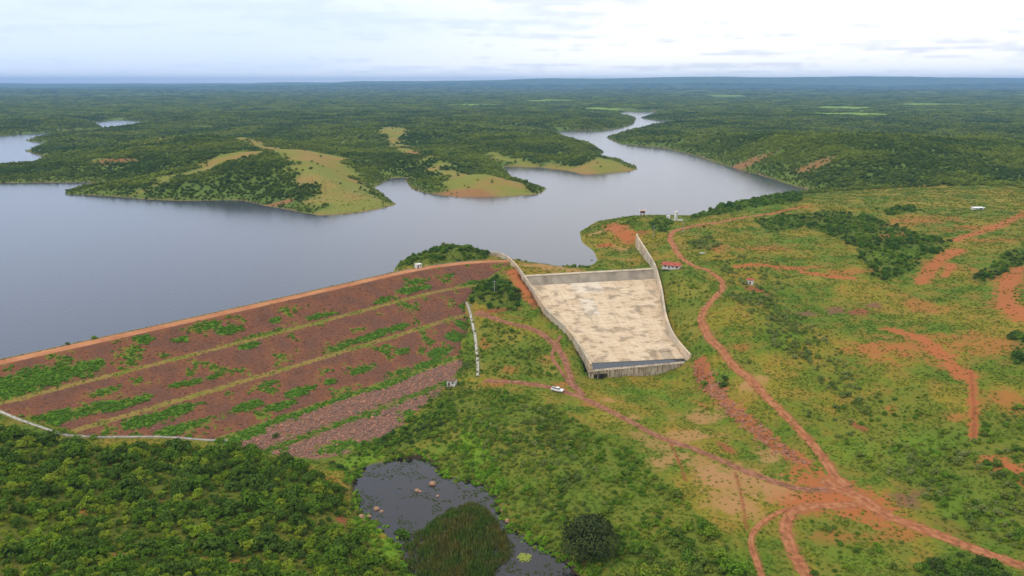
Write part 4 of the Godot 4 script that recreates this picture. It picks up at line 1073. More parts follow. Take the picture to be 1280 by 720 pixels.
func build_water() -> void:
	var m := water_material(lin(0.04, 0.042, 0.058), 0.14, 0.12, 0.02)
	var names := [["reservoir_water", "wide grey reservoir winding back between wooded banks behind the dam"], ["bay_water", "pale arm of the lake behind the grassy peninsula"]]
	for k in LAKES.size():
		var grown: Array = Geometry2D.offset_polygon(LAKES[k], 3.5)
		setting(names[k][0], water_sheet(grown[0], W), m, names[k][1], "water")
	setting("pond_water", water_sheet(Geometry2D.offset_polygon(POND, 1.0)[0], 0.0), water_material(lin(0.014, 0.012, 0.013), 0.07, 0.08, 0.05), "dark still pond below the toe of the dam", "water")

func ribbon(line: PackedVector2Array, width: float, lift: float, ruts: bool) -> ArrayMesh:
	var pts := catmull(line, 1.2)
	var prof := [[-0.56, -0.25], [-0.46, 0.0], [-0.34, -0.03], [-0.24, -0.09], [-0.12, 0.02], [0.0, 0.05], [0.12, 0.02], [0.24, -0.09], [0.34, -0.03], [0.46, 0.0], [0.56, -0.25]]
	var st := SurfaceTool.new()
	st.begin(Mesh.PRIMITIVE_TRIANGLES)
	var rows := []
	for i in pts.size():
		var t := (pts[mini(i + 1, pts.size() - 1)] - pts[maxi(i - 1, 0)]).normalized()
		var nn := Vector2(-t.y, t.x)
		var row := []
		for q in prof:
			var w: float = width * (1.0 + 0.22 * n_fine.get_noise_2d(i * 1.4, 100.0 + signf(q[0]) * 30))
			var p: Vector2 = pts[i] + nn * q[0] * w
			var y: float = height(p.x, p.y) + lift + (q[1] if ruts or absf(q[0]) > 0.5 else 0.0)
			row.append(Vector3(p.x, y, p.y))
		rows.append(row)
	var tone := [0.8, 0.9, 1.0, 1.12, 0.95, 0.82, 0.95, 1.12, 1.0, 0.9, 0.8]
	for i in rows.size() - 1:
		for k in prof.size() - 1:
			for q in [[0, 0], [0, 1], [1, 1], [0, 0], [1, 1], [1, 0]]:
				var f: float = tone[k + q[1]] * (1.0 + 0.15 * n_fine.get_noise_2d((i + q[0]) * 1.1, k * 7.0))
				st.set_color(Color(f, f * 1.02, f))
				st.add_vertex(rows[i + q[0]][k + q[1]])
	st.index()
	st.generate_normals()
	return st.commit()

func build_tracks() -> void:
	var red := stained([Color(0.47, 0.31, 0.235), Color(0.545, 0.365, 0.275), Color(0.61, 0.43, 0.33)], [0.25, 0.5, 0.75], 61, Vector3(0.05, 0.05, 0.05))
	var orange := stained([Color(0.53, 0.325, 0.21), Color(0.61, 0.385, 0.25), Color(0.66, 0.45, 0.305)], [0.25, 0.5, 0.75], 62, Vector3(0.05, 0.05, 0.05))
	red.vertex_color_use_as_albedo = true
	orange.vertex_color_use_as_albedo = true
	var labels := ["red dirt track with the white pickup, crossing the valley below the spillway", "red dirt track curving down from the dam face beside the left spillway wall", "narrow orange dirt track winding past the red roofed house and down along the bank", "wide orange dirt road running down from the junction past the bare round patch", "orange dirt road bending in a loop round the green island at the junction", "thin pale footpath beside the loop of the road", "faint short track joining the red road above the pickup"]
	for k in TRACKS.size():
		var m := ribbon(TRACKS[k][1], TRACKS[k][0], 0.12 + 0.012 * k, k != 5)
		setting("dirt_track", m, red if k in [0, 1, 6] else orange, labels[k], "track")

# ------------------------------------------------------------------ the dam
var dam_green := PackedFloat32Array()
const DGX := 1020
const DGY := 480

func dam_texture() -> ImageTexture:
	var img := PackedByteArray()
	img.resize(DGX * DGY * 3)
	dam_green.resize(DGX * DGY)
	for j in DGY:
		var s := -34.0 + (j + 0.5) * 0.3
		for i in DGX:
			var d := (i + 0.5) * dam_len / DGX
			var n1 := n_mid.get_noise_2d(d * 5, s * 5)
			var n2 := n_fine.get_noise_2d(d * 2.5, s * 2.5)
			var n3 := n_grain.get_noise_2d(d * 3, s * 3)
			var c := Color(112, 75, 57).lerp(Color(132, 82, 56), clampf(0.5 + n1 * 1.3 + 0.4 * n2, 0, 1))
			c = c.lerp(Color(94, 73, 62), clampf(0.25 + 0.9 * n3 - 0.4 * n1, 0, 0.7))
			if s > 75.6:
				c = c.lerp(Color(136, 102, 90), 0.5)
			var g := 0.0
			for k in range(0, DAM_GREENS.size(), 4):
				var q: float = pow((d - DAM_GREENS[k]) / DAM_GREENS[k + 2], 2) + pow((s - DAM_GREENS[k + 1]) / DAM_GREENS[k + 3], 2)
				if q < 2.5:
					g = maxf(g, 1.0 - smoothstep(0.35, 1.25, q + 1.3 * n1 + 0.9 * n2))
			# thin scattered herbs everywhere on the rock
			g = maxf(g, 0.75 * smoothstep(0.22, 0.5, n1 * 0.9 + n2 * 0.35 + (-0.16 if s > 76 and s < 88 else (0.2 * smoothstep(92, 106, s) if s >= 88 else 0.0))))
			var verge := 0.0
			for b in [[21.0, 23.6], [44.8, 47.6], [72.0, 75.2]]:
				verge = maxf(verge, smoothstep(b[0] - 0.8, b[0] + 0.3, s + n2 * 1.5) * (1.0 - smoothstep(b[1] - 0.3, b[1] + 0.9, s + n2 * 1.5)))
			c = c.lerp(Color(72, 120, 30).lerp(Color(98, 134, 36), clampf(0.5 + n2, 0, 1)), g * 0.9)
			c = c.lerp(Color(134, 116, 58).lerp(Color(104, 114, 40), clampf(0.35 + n1 * 1.5 + (0.3 if s > 70 else 0.0), 0, 1)), verge * 0.9)
			g = maxf(g, verge * 0.4)
			if s > 85.5 and s < 92:
				var b2 := clampf(1.0 - absf(s - 88.6) / 3.2 + n2 * 0.5, 0, 1)
				c = c.lerp(Color(96, 104, 40), b2 * 0.8)
				g = maxf(g, b2 * 0.8)
			if s < 3.6 and s > -3.6:
				c = Color(176, 124, 86).lerp(Color(158, 104, 72), clampf(0.4 + n1 + 0.5 * n2, 0, 1))
				var edge := smoothstep(2.5, 3.4, absf(s) + 0.5 * n2)
				c = c.lerp(Color(112, 104, 50) if s < 0 else Color(126, 84, 58), edge)
				g = edge * (0.9 if s < 0 else 0.2)
			elif s <= -3.6:
				c = Color(98, 86, 66).lerp(Color(92, 98, 42), clampf(0.4 + n2 + n1, 0, 1))
				g = 0.5
			var k3 := (j * DGX + i) * 3
			img[k3] = clampi(int(c.r), 0, 255)
			img[k3 + 1] = clampi(int(c.g), 0, 255)
			img[k3 + 2] = clampi(int(c.b), 0, 255)
			dam_green[j * DGX + i] = g
	return ImageTexture.create_from_image(Image.create_from_data(DGX, DGY, false, Image.FORMAT_RGB8, img))

func dam_point(d: float, s: float) -> Vector3:
	var p := dam_at(d, s)
	var face := 0.0 if s > -4.5 and s < 4.5 else 1.0
	p.y += 0.22 * face * n_fine.get_noise_2d(d * 1.4, s * 1.4) + 0.1 * n_mid.get_noise_2d(d * 6, s * 6)
	return p

func build_dam() -> void:
	var m := material(Color.WHITE, 0.95, 0.2)
	m.albedo_texture = dam_texture()
	m.texture_repeat = false
	var dam := thing("embankment_dam", "long reddish rockfill embankment dam with grassy berms and a dirt road on its crest", "dam")
	var strips := [["upstream_slope", 0, 1], ["crest_road", 1, 2], ["rock_slope", 2, 3], ["berm", 3, 4], ["rock_slope", 4, 5], ["berm", 5, 6], ["rock_slope", 6, 7], ["berm", 7, 8], ["toe_slope", 8, 9], ["berm", 9, 10], ["toe_slope", 10, 11]]
	var nd := int(dam_len / 2.0)
	for t in strips:
		var s0: float = DAM_PROFILE[t[1]].x
		var s1: float = DAM_PROFILE[t[2]].x
		var ns := maxi(2, int((s1 - s0) / 1.4))
		var st := SurfaceTool.new()
		st.begin(Mesh.PRIMITIVE_TRIANGLES)
		for i in nd + 1:
			for k in ns + 1:
				var d := dam_len * i / nd
				var s := lerpf(s0, s1, float(k) / ns)
				st.set_uv(Vector2(d / dam_len, (s + 34.0) / 144.0))
				st.add_vertex(dam_point(d, s))
		for i in nd:
			for k in ns:
				var a := i * (ns + 1) + k
				for q in [a, a + 1, a + ns + 2, a, a + ns + 2, a + ns + 1]:
					st.add_index(q)
		st.generate_normals()
		part(dam, t[0], st.commit(), m)
	# kerb blocks along the water side of the crest
	var pale := material(lin(0.27, 0.25, 0.18), 0.9, 0.3)
	var kerb := box_mesh(Vector3(0, 0.1, 0), Vector3(5.2, 0.4, 0.3))
	for k in int((dam_len - 20) / 6.6):
		var d := 6.0 + k * 6.6
		var p := dam_at(d, -3.25)
		var q := dam_at(d + 1, -3.25)
		var o := part(dam, "kerb_block", kerb, pale)
		o.position = p
		o.rotation.y = atan2(-(q.z - p.z), q.x - p.x)
	# loose rock on the faces
	var rocks := []
	var rock_mat := material(Color.WHITE, 0.95, 0.2)
	rock_mat.vertex_color_use_as_albedo = true
	for k in 3:
		rocks.append(rock_shape(1.0, 5, 0.3, Color.WHITE, rock_mat))
	var list := bags(3)
	for k in 46000:
		var s := rng.randf_range(4.6, 108.0)
		var d := rng.randf_range(2.0, dam_len - 2)
		if k > 34000:
			s = rng.randf_range(75.8, 108.0)
		var on_berm := (s > 20 and s < 24.2) or (s > 44 and s < 48.2) or (s > 71 and s < 75.6) or (s > 86.5 and s < 90.5)
		var g := dam_green[clampi(int((s + 34) / 0.3), 0, DGY - 1) * DGX + clampi(int(d / dam_len * DGX), 0, DGX - 1)]
		if on_berm or rng.randf() < g * 1.3:
			continue
		var p := dam_point(d, s)
		if height(p.x, p.z) > p.y + 0.2:
			continue
		var toe := s > 75.6
		var size := rng.randf_range(0.12, 0.32) if not toe else rng.randf_range(0.2, 0.5)
		if rng.randf() < 0.04:
			size *= 1.7
		var c := mixc(Color(0.225, 0.095, 0.052), Color(0.145, 0.088, 0.063))
		if toe:
			c = mixc(Color(0.3, 0.16, 0.105), Color(0.17, 0.122, 0.1))
			if rng.randf() < 0.12:
				c = Color(0.42, 0.2, 0.13)
		elif rng.randf() < 0.1:
			c = mixc(Color(0.34, 0.22, 0.18), Color(0.12, 0.09, 0.09))
		var b := Basis(rand_dir(), rng.randf() * TAU).scaled(Vector3(size, size * 0.75, size))
		list[k % 3].put_basis(p + Vector3(0, size * 0.15, 0), b, c)
	mass("dam_rockfill", "rock", "loose purple and red rockfill covering the slopes of the dam", "rocks", rocks, list)
	# herbs in the green patches
	var herbs := []
	for k in 3:
		herbs.append(crown(4, 12, 0.25, 0.7, 0.55, -0.25, 0.2).mesh(leaf_mat))
	list = bags(3)
	for k in 80000:
		var s := rng.randf_range(-12.0, 106.0)
		var d := rng.randf_range(1.0, dam_len - 1)
		var g := dam_green[clampi(int((s + 34) / 0.3), 0, DGY - 1) * DGX + clampi(int(d / dam_len * DGX), 0, DGX - 1)]
		if rng.randf() > g * g * 1.1:
			continue
		var p := dam_point(d, s)
		if height(p.x, p.z) > p.y + 0.1 or (s < 0 and p.y < W):
			continue
		var berm := (s > 19.5 and s < 24.8) or (s > 43.5 and s < 48.8) or absf(s) < 4
		var c := mixc(Color(0.1, 0.235, 0.022), Color(0.16, 0.28, 0.03))
		if berm:
			c = mixc(Color(0.25, 0.225, 0.065), Color(0.17, 0.2, 0.045))
		var sc := rng.randf_range(0.6, 1.5) * (0.55 if berm else 1.0)
		list[k % 3].put(p, Vector3(sc * 0.95, sc * 0.6, sc * 0.95), rng.randf() * TAU, c)
	mass("dam_herbs", "herb", "patches of bright green herbs and dry grass growing on the dam face and berms", "herbs", herbs, list)

func rock_shape(size: float, rings: int, rough: float, col: Color, mat: Material) -> ArrayMesh:
	var st := SurfaceTool.new()
	st.begin(Mesh.PRIMITIVE_TRIANGLES)
	st.set_smooth_group(-1)
	st.set_color(col)
	var pts := []
	for j in rings:
		var row := []
		var up := PI * (float(j) / (rings - 1) - 0.5)
		for i in 7:
			var r := size * (1.0 + rng.randf_range(-rough, rough))
			row.append(Vector3(cos(TAU * i / 7.0) * cos(up) * r, sin(up) * r * 0.8, sin(TAU * i / 7.0) * cos(up) * r))
		pts.append(row)
	for j in rings - 1:
		for i in 7:
			var i2 := (i + 1) % 7
			if j == 0:
				for p in [pts[0][0], pts[1][i2], pts[1][i]]:
					st.add_vertex(p)
			elif j == rings - 2:
				for p in [pts[j][i], pts[j][i2], pts[rings - 1][0]]:
					st.add_vertex(p)
			else:
				quad(st, pts[j][i], pts[j][i2], pts[j + 1][i2], pts[j + 1][i])
	st.generate_normals()
	var mesh := st.commit()
	mesh.surface_set_material(0, mat)
	return mesh

# ------------------------------------------------------------------ the spillway
func wall_sections(owner_node: Node3D, pts: Array, z0: float, z1: float, n: int, base: Callable, thick: float, side: float, mats: Array) -> void:
	var dense := []
	for i in pts.size() - 1:
		for j in 8:
			var a: Vector3 = pts[i]
			dense.append(a.cubic_interpolate(pts[i + 1], pts[maxi(i - 1, 0)], pts[mini(i + 2, pts.size() - 1)], j / 8.0))
	dense.append(pts[pts.size() - 1])
	var per := int(ceil(float(dense.size() - 1) / n))
	for k in n:
		var a := k * per
		var b := mini(a + per, dense.size() - 1)
		if a >= b:
			break
		var st := tool()
		for i in range(a, b):
			var row := []
			for q in [i, i + 1]:
				var p: Vector3 = dense[q]
				var t: Vector3 = dense[mini(q + 1, dense.size() - 1)] - dense[maxi(q - 1, 0)]
				t.y = 0
				var nn := Vector3(-t.z, 0, t.x).normalized() * thick * side
				var gap := t.normalized() * 0.02 * (1.0 if q == a else (-1.0 if q == b else 0.0))
				p += gap
				var low: float = base.call(p.x, p.z)
				row.append([Vector3(p.x, low, p.z), p, p + nn, Vector3(p.x + nn.x * 1.5, low, p.z + nn.z * 1.5)])
			for e in 4:
				var f := (e + 1) % 4
				quad(st, row[0][e], row[1][e], row[1][f], row[0][f])
			if i == a:
				quad(st, row[0][0], row[0][1], row[0][2], row[0][3])
			if i == b - 1:
				quad(st, row[1][3], row[1][2], row[1][1], row[1][0])
		part(owner_node, "wall_section", done(st), mats[k % mats.size()])

func build_spillway() -> void:
	var sp := thing("concrete_spillway", "broad pale concrete spillway chute between two curved side walls", "spillway")
	var slabs := []
	var tones := [[0.785, 0.7, 0.585], [0.8, 0.715, 0.6], [0.765, 0.675, 0.555], [0.81, 0.75, 0.665], [0.67, 0.6, 0.505]]
	for k in tones.size():
		var t: Array = tones[k]
		var base := Color(t[0], t[1], t[2])
		slabs.append(stained([base.darkened(0.24), base.darkened(0.08), base, base.lightened(0.04)], [0.22, 0.36, 0.44, 0.8], 80, Vector3(0.016, 0.02, 0.022), 0.012))
	var streaks := ramp_texture(95, 0.02, [Color(0.36, 0.27, 0.18, 0.0), Color(0.36, 0.27, 0.18, 0.0), Color(0.36, 0.27, 0.18, 0.4)], [0.0, 0.56, 0.8])
	for m in slabs:
		m.detail_enabled = true
		m.detail_albedo = streaks
		m.detail_uv_layer = BaseMaterial3D.DETAIL_UV_2
		m.uv2_triplanar = true
		m.uv2_world_triplanar = true
		m.uv2_scale = Vector3(0.02, 0.05, 0.075)
	var grey := stained([Color(0.46, 0.42, 0.37), Color(0.56, 0.52, 0.46), Color(0.62, 0.58, 0.51)], [0.25, 0.45, 0.75], 90, Vector3(0.02, 0.02, 0.02))
	var pale := stained([Color(0.6, 0.55, 0.47), Color(0.7, 0.64, 0.55), Color(0.74, 0.69, 0.6)], [0.22, 0.42, 0.75], 91, Vector3(0.02, 0.02, 0.02))
	# the end sill is the same concrete with brown run marks down its face
	var weathered: StandardMaterial3D = pale.duplicate()
	weathered.detail_enabled = true
	weathered.detail_albedo = ramp_texture(96, 0.02, [Color(0.33, 0.25, 0.18, 0.0), Color(0.33, 0.25, 0.18, 0.1), Color(0.3, 0.22, 0.16, 0.75)], [0.3, 0.46, 0.66])
	weathered.detail_uv_layer = BaseMaterial3D.DETAIL_UV_2
	weathered.uv2_triplanar = true
	weathered.uv2_world_triplanar = true
	weathered.uv2_scale = Vector3(0.09, 0.02, 0.09)
	# bed slab under the joints, then the panels
	var floor_part := Node3D.new()
	floor_part.name = "chute_floor"
	sp.add_child(floor_part)
	var st := tool()
	var nu := 9
	var nv := 13
	for i in 8:
		for j in 12:
			var c := []
			for q in [[i, j], [i + 1, j], [i + 1, j + 1], [i, j + 1]]:
				c.append(chute(q[0] / 8.0, q[1] / 12.0) + Vector3(0, -0.16, 0))
			quad(st, c[0], c[1], c[2], c[3])
	part(floor_part, "bed_slab", done(st), grey)
	for j in nv:
		for i in nu:
			var p := []
			for y in [-0.15, 0.0]:
				for q in [[i, j, 1, 1], [i + 1, j, -1, 1], [i + 1, j + 1, -1, -1], [i, j + 1, 1, -1]]:
					p.append(chute((q[0] + 0.006 * q[2]) / nu, (q[1] + 0.007 * q[3]) / nv) + Vector3(0, y, 0))
			var lift := rng.randf_range(-0.015, 0.015)
			for q in range(4, 8):
				p[q].y += lift
			var s2 := tool()
			hexa(s2, p)
			var kind := 0
			var r := rng.randf()
			if i in [3, 4] and j < 6 and r < 0.75:
				kind = 3
			elif r < 0.05:
				kind = 4
			elif r < 0.4:
				kind = 1
			elif r < 0.65:
				kind = 2
			part(floor_part, "panel", done(s2), slabs[kind])
	# the weir at the head: a sill in five blocks
	var la := Vector3(6.2, 0, -395.6)
	var ra := Vector3(82.0, 0, -412.3)
	var acr := (ra - la).normalized()
	var dn := Vector3(-acr.z, 0, acr.x)
	for k in 5:
		var a := la.lerp(ra, k / 5.0) + acr * 0.03
		var b := la.lerp(ra, (k + 1) / 5.0) - acr * 0.03
		var s3 := tool()
		hexa(s3, [a - dn * 1.5 + Vector3(0, 20.5, 0), b - dn * 1.5 + Vector3(0, 20.5, 0), b + dn * 5.6 + Vector3(0, 21.6, 0), a + dn * 5.6 + Vector3(0, 21.6, 0),
			a - dn * 1.5 + Vector3(0, 26, 0), b - dn * 1.5 + Vector3(0, 26, 0), b + dn * 1.3 + Vector3(0, 26, 0), a + dn * 1.3 + Vector3(0, 26, 0)])
		part(sp, "weir_block", done(s3), grey)
		var s4 := tool()
		hexa(s4, [a - dn * 1.7 + Vector3(0, 26.0, 0), b - dn * 1.7 + Vector3(0, 26.0, 0), b + dn * 1.6 + Vector3(0, 26.0, 0), a + dn * 1.6 + Vector3(0, 26.0, 0),
			a - dn * 1.6 + Vector3(0, 26.3, 0), b - dn * 1.6 + Vector3(0, 26.3, 0), b + dn * 1.5 + Vector3(0, 26.3, 0), a + dn * 1.5 + Vector3(0, 26.3, 0)])
		part(sp, "weir_cap", done(s4), pale)
	var base := func(x: float, z: float) -> float: return 22.5 if z < -412 else floor_plane(x, z) - 1.4
	wall_sections(sp, LEFT_WALL, 0, 0, 12, base, 0.9, -1.0, [pale, pale, slabs[2]])
	wall_sections(sp, RIGHT_WALL, 0, 0, 12, base, 0.9, 1.0, [pale, slabs[1], pale])
	# white painted square on the inner face of the right wall
	var sq := part(sp, "painted_square", box_mesh(Vector3.ZERO, Vector3(0.05, 2.6, 2.2)), material(lin(0.8, 0.8, 0.78), 0.7))
	sq.position = Vector3(81.72, 29.4, -432)
	sq.set_meta("label", "white painted square on the right wall")
	# basin and end sill
	var b0 := chute(0.0, 1.0)
	var b1 := chute(1.0, 1.0)
	var e0 := Vector3(34.6, 0, -301.8)
	var e1 := Vector3(81.6, 0, -312.6)
	var ea := (e1 - e0).normalized()
	var en := Vector3(-ea.z, 0, ea.x)
	st = tool()
	hexa(st, [Vector3(b0.x, 5.22, b0.z), Vector3(b1.x, 5.22, b1.z), e1 - en * 2.21 + Vector3(0, 5.22, 0), e0 - en * 2.21 + Vector3(0, 5.22, 0),
		Vector3(b0.x, 5.6, b0.z), Vector3(b1.x, 5.6, b1.z), e1 - en * 2.21 + Vector3(0, 5.6, 0), e0 - en * 2.21 + Vector3(0, 5.6, 0)])
	part(sp, "basin_floor", done(st), grey)
	# end sill: blocks, the first with a dark outlet under a lintel
	var cuts := [0.0, 0.035, 0.17, 0.34, 0.5, 0.67, 0.84, 1.0]
	for k in cuts.size() - 1:
		var a := e0.lerp(e1, cuts[k]) + ea * 0.02
		var b := e0.lerp(e1, cuts[k + 1]) - ea * 0.02
		var low := 1.5
		var fy := 5.5 if k == 1 else low
		st = tool()
		hexa(st, [a - en * 2.2 + Vector3(0, fy, 0), b - en * 2.2 + Vector3(0, fy, 0), b + en * (0.35 if k != 1 else 0.0) + Vector3(0, fy, 0), a + en * (0.35 if k != 1 else 0.0) + Vector3(0, fy, 0),
			a - en * 2.2 + Vector3(0, 7.0, 0), b - en * 2.2 + Vector3(0, 7.0, 0), b + Vector3(0, 7.0, 0), a + Vector3(0, 7.0, 0)])
		part(sp, "outlet_lintel" if k == 1 else "end_sill_block", done(st), weathered)
		if k == 1:
			# the outlet runs back under the basin: back and two sides in the same concrete
			var back := en * 8.0
			st = tool()
			hexa(st, [a - back + Vector3(0, low, 0), b - back + Vector3(0, low, 0), b - back + en * 0.4 + Vector3(0, low, 0), a - back + en * 0.4 + Vector3(0, low, 0),
				a - back + Vector3(0, 5.2, 0), b - back + Vector3(0, 5.2, 0), b - back + en * 0.4 + Vector3(0, 5.2, 0), a - back + en * 0.4 + Vector3(0, 5.2, 0)])
			part(sp, "outlet_back", done(st), pale)
			for q in [a - ea * 0.3, b + ea * 0.02]:
				st = tool()
				hexa(st, [q - back + Vector3(0, low, 0), q + ea * 0.28 - back + Vector3(0, low, 0), q + ea * 0.28 - en * 2.25 + Vector3(0, low, 0), q - en * 2.25 + Vector3(0, low, 0),
					q - back + Vector3(0, 5.18, 0), q + ea * 0.28 - back + Vector3(0, 5.18, 0), q + ea * 0.28 - en * 2.25 + Vector3(0, 5.18, 0), q - en * 2.25 + Vector3(0, 5.18, 0)])
				part(sp, "outlet_side", done(st), pale)
			st = tool()
			hexa(st, [a - back + Vector3(0, 1.2, 0), b - back + Vector3(0, 1.2, 0), b + Vector3(0, 1.2, 0), a + Vector3(0, 1.2, 0),
				a - back + Vector3(0, low, 0), b - back + Vector3(0, low, 0), b + Vector3(0, low, 0), a + Vector3(0, low, 0)])
			part(sp, "outlet_floor", done(st), pale)
			st = tool()
			var mid := a.lerp(b, 0.33)
			box(st, mid + Vector3(0, 3.5, 0) - en * 0.4, Vector3(0.3, 3.98, 0.5))
			part(sp, "outlet_post", done(st), pale)
	var poly := PackedVector2Array([Vector2(b0.x, b0.z - 0.4), Vector2(b1.x, b1.z - 0.4), Vector2((e1 - en * 2.1).x, (e1 - en * 2.1).z), Vector2((e0 - en * 2.1).x, (e0 - en * 2.1).z)])
	setting("basin_water", water_sheet(poly, 6.86), water_material(lin(0.012, 0.02, 0.032), 0.06, 0.05, 0.2, 0.36), "strip of dark blue water standing at the foot of the spillway chute", "water")

# ------------------------------------------------------------------ buildings
func on_ground(p: Vector3, sink := 0.1) -> Vector3:
	return Vector3(p.x, height(p.x, p.z) - sink, p.z)

func gable(w: float, d: float, y: float, rise: float, over: float) -> ArrayMesh:
	var st := tool()
	var a := w / 2 + over
	var b := d / 2 + over
	var t := 0.16
	for s in [-1.0, 1.0]:
		hexa(st, [Vector3(-a, y - rise * over / b * 1.0, s * b), Vector3(a, y - rise * over / b, s * b), Vector3(a, y + rise, 0), Vector3(-a, y + rise, 0),
			Vector3(-a, y - rise * over / b + t, s * b), Vector3(a, y - rise * over / b + t, s * b), Vector3(a, y + rise + t, 0), Vector3(-a, y + rise + t, 0)])
	return done(st)

func gable_walls(w: float, d: float, y: float, rise: float) -> ArrayMesh:
	var st := tool()
	box(st, Vector3(0, y / 2 - 0.2, 0), Vector3(w, y + 0.4, d))
	for s in [-1.0, 1.0]:
		for p in [Vector3(s * w / 2, y, -d / 2), Vector3(s * w / 2, y + rise, 0), Vector3(s * w / 2, y, d / 2)]:
			st.add_vertex(p)
	return done(st)

func opening(o: Node3D, called: String, c: Vector3, s: Vector3, glass: Material, frame: Material) -> void:
	var w := part(o, called, box_mesh(c, s), frame)
	var inner := Vector3(s.x * 0.76 if s.x > 0.2 else s.x + 0.03, s.y * 0.8, s.z * 0.76 if s.z > 0.2 else s.z + 0.03)
	part(w, "pane" if called == "window" else "panel", box_mesh(c, inner), glass)

func build_buildings() -> void:
	var white := stained([Color(0.62, 0.6, 0.57), Color(0.8, 0.79, 0.76), Color(0.86, 0.85, 0.83)], [0.2, 0.42, 0.7], 101, Vector3(0.2, 0.2, 0.2))
	var red := stained([Color(0.52, 0.25, 0.2), Color(0.64, 0.32, 0.26), Color(0.7, 0.4, 0.33)], [0.25, 0.5, 0.75], 102, Vector3(0.12, 0.12, 0.12))
	var brown := stained([Color(0.34, 0.25, 0.18), Color(0.45, 0.34, 0.25), Color(0.5, 0.4, 0.3)], [0.25, 0.5, 0.75], 103, Vector3(0.15, 0.15, 0.15))
	var glass := material(lin(0.02, 0.025, 0.03), 0.12, 0.5)
	var frame := material(lin(0.3, 0.3, 0.3), 0.7)
	var wood := material(lin(0.1, 0.06, 0.04), 0.8)
	# the house above the spillway
	var h := thing("roadside_house", "low white house with a red roof between the right spillway wall and the winding track", "house", on_ground(HOUSE), -0.42)
	part(h, "wall", gable_walls(9.4, 5.6, 2.4, 1.0), white)
	part(h, "roof", gable(9.4, 5.6, 2.4, 1.0, 0.7), red)
	part(h, "plinth", box_mesh(Vector3(0, 0.05, 0.3), Vector3(10.4, 0.5, 7.0)), material(lin(0.35, 0.33, 0.3)))
	for x in [-3.2, 0.9, 3.3]:
		opening(h, "window", Vector3(x, 1.45, 2.82), Vector3(1.3, 1.0, 0.1), glass, frame)
	opening(h, "door", Vector3(-1.2, 1.25, 2.82), Vector3(0.95, 2.0, 0.1), wood, frame)
	for z in [-1.2, 1.2]:
		opening(h, "window", Vector3(-4.72, 1.45, z), Vector3(0.1, 0.9, 1.0), glass, frame)
	for x in [-4.4, -1.5, 1.5, 4.4]:
		part(h, "veranda_post", box_mesh(Vector3(x, 1.2, 3.42), Vector3(0.16, 2.2, 0.16)), white)
	# pump house in the field
	h = thing("pump_house", "tiny white hut with a red roof standing alone in the grey bushes", "hut", on_ground(PUMP_HOUSE), -0.6)
	part(h, "wall", gable_walls(3.0, 2.8, 2.7, 0.5), white)
	part(h, "roof", gable(3.0, 2.8, 2.7, 0.5, 0.35), red)
	opening(h, "door", Vector3(0.2, 1.05, 1.42), Vector3(0.9, 2.0, 0.08), wood, frame)
	opening(h, "window", Vector3(-1.52, 1.7, 0.2), Vector3(0.08, 0.6, 0.8), glass, frame)
	# valve house at the toe
	h = thing("valve_house", "small white hut with a brown roof at the end of the rocky dam toe", "hut", on_ground(VALVE_HOUSE) + Vector3(0, 0.4, 0), -0.25)
	part(h, "wall", gable_walls(3.5, 3.2, 2.7, 0.35), white)
	part(h, "roof", gable(3.5, 3.2, 2.7, 0.35, 0.3), brown)
	opening(h, "window", Vector3(0.9, 1.7, 1.62), Vector3(0.8, 0.8, 0.08), glass, frame)
	opening(h, "door", Vector3(-0.8, 1.0, 1.62), Vector3(0.9, 1.9, 0.08), wood, frame)
	part(h, "footing", box_mesh(Vector3(0, -0.7, 0.2), Vector3(4.0, 1.3, 3.8)), brown)
	# hut on the crest
	h = thing("crest_hut", "small white flat roofed hut beside the road on the dam crest", "hut", CREST_HUT, 0.62)
	part(h, "wall", box_mesh(Vector3(0, 1.1, 0), Vector3(3.4, 2.6, 2.4)), white)
	part(h, "roof", box_mesh(Vector3(0, 2.5, 0), Vector3(3.8, 0.22, 2.8)), material(lin(0.6, 0.58, 0.55)))
	opening(h, "window", Vector3(0.8, 1.5, 1.22), Vector3(0.8, 0.7, 0.08), glass, frame)
	opening(h, "door", Vector3(-0.7, 1.0, 1.22), Vector3(0.9, 1.9, 0.08), wood, frame)
	# tank compound
	var tp := on_ground(TANKS)
	h = thing("water_tank", "tall white cylindrical water tank on the grassy knoll", "tank", tp + Vector3(1.6, 0, 0))
	part(h, "shell", cyl_mesh(Vector3(0, 0.4, 0), 1.25, 1.25, 5.6, 20), white)
	part(h, "lid", cyl_mesh(Vector3(0, 6.0, 0), 1.32, 0.25, 0.5, 20), white)
	part(h, "plinth", cyl_mesh(Vector3(0, -0.4, 0), 1.6, 1.6, 0.8, 16), material(lin(0.4, 0.38, 0.35)))
	part(h, "ladder", box_mesh(Vector3(0.4, 3.1, 1.3), Vector3(0.35, 5.4, 0.08)), frame)
	h = thing("small_tank", "short white tank beside the tall one on the knoll", "tank", tp + Vector3(-4.2, 0, 1.0))
	part(h, "shell", cyl_mesh(Vector3(0, 0.2, 0), 1.5, 1.5, 2.8, 18), white)
	part(h, "lid", cyl_mesh(Vector3(0, 3.0, 0), 1.55, 0.3, 0.4, 18), white)
	part(h, "pipe", cyl_mesh(Vector3(-1.0, 0, 1.2), 0.12, 0.12, 5.2, 8), frame)
	h = thing("compound_wall", "low white wall round the foot of the water tanks", "wall", tp + Vector3(-0.6, 0, 3.6))
	for k in 6:
		part(h, "wall_panel", box_mesh(Vector3(-5.5 + k * 2.2, 0.35, 0), Vector3(2.14, 1.4, 0.2)), white)
	# lookout
	h = thing("lookout_tower", "lookout tower with a brown cabin and white roof edge on top of the knoll", "tower", on_ground(TOWER))
	h.scale = Vector3.ONE * 0.85
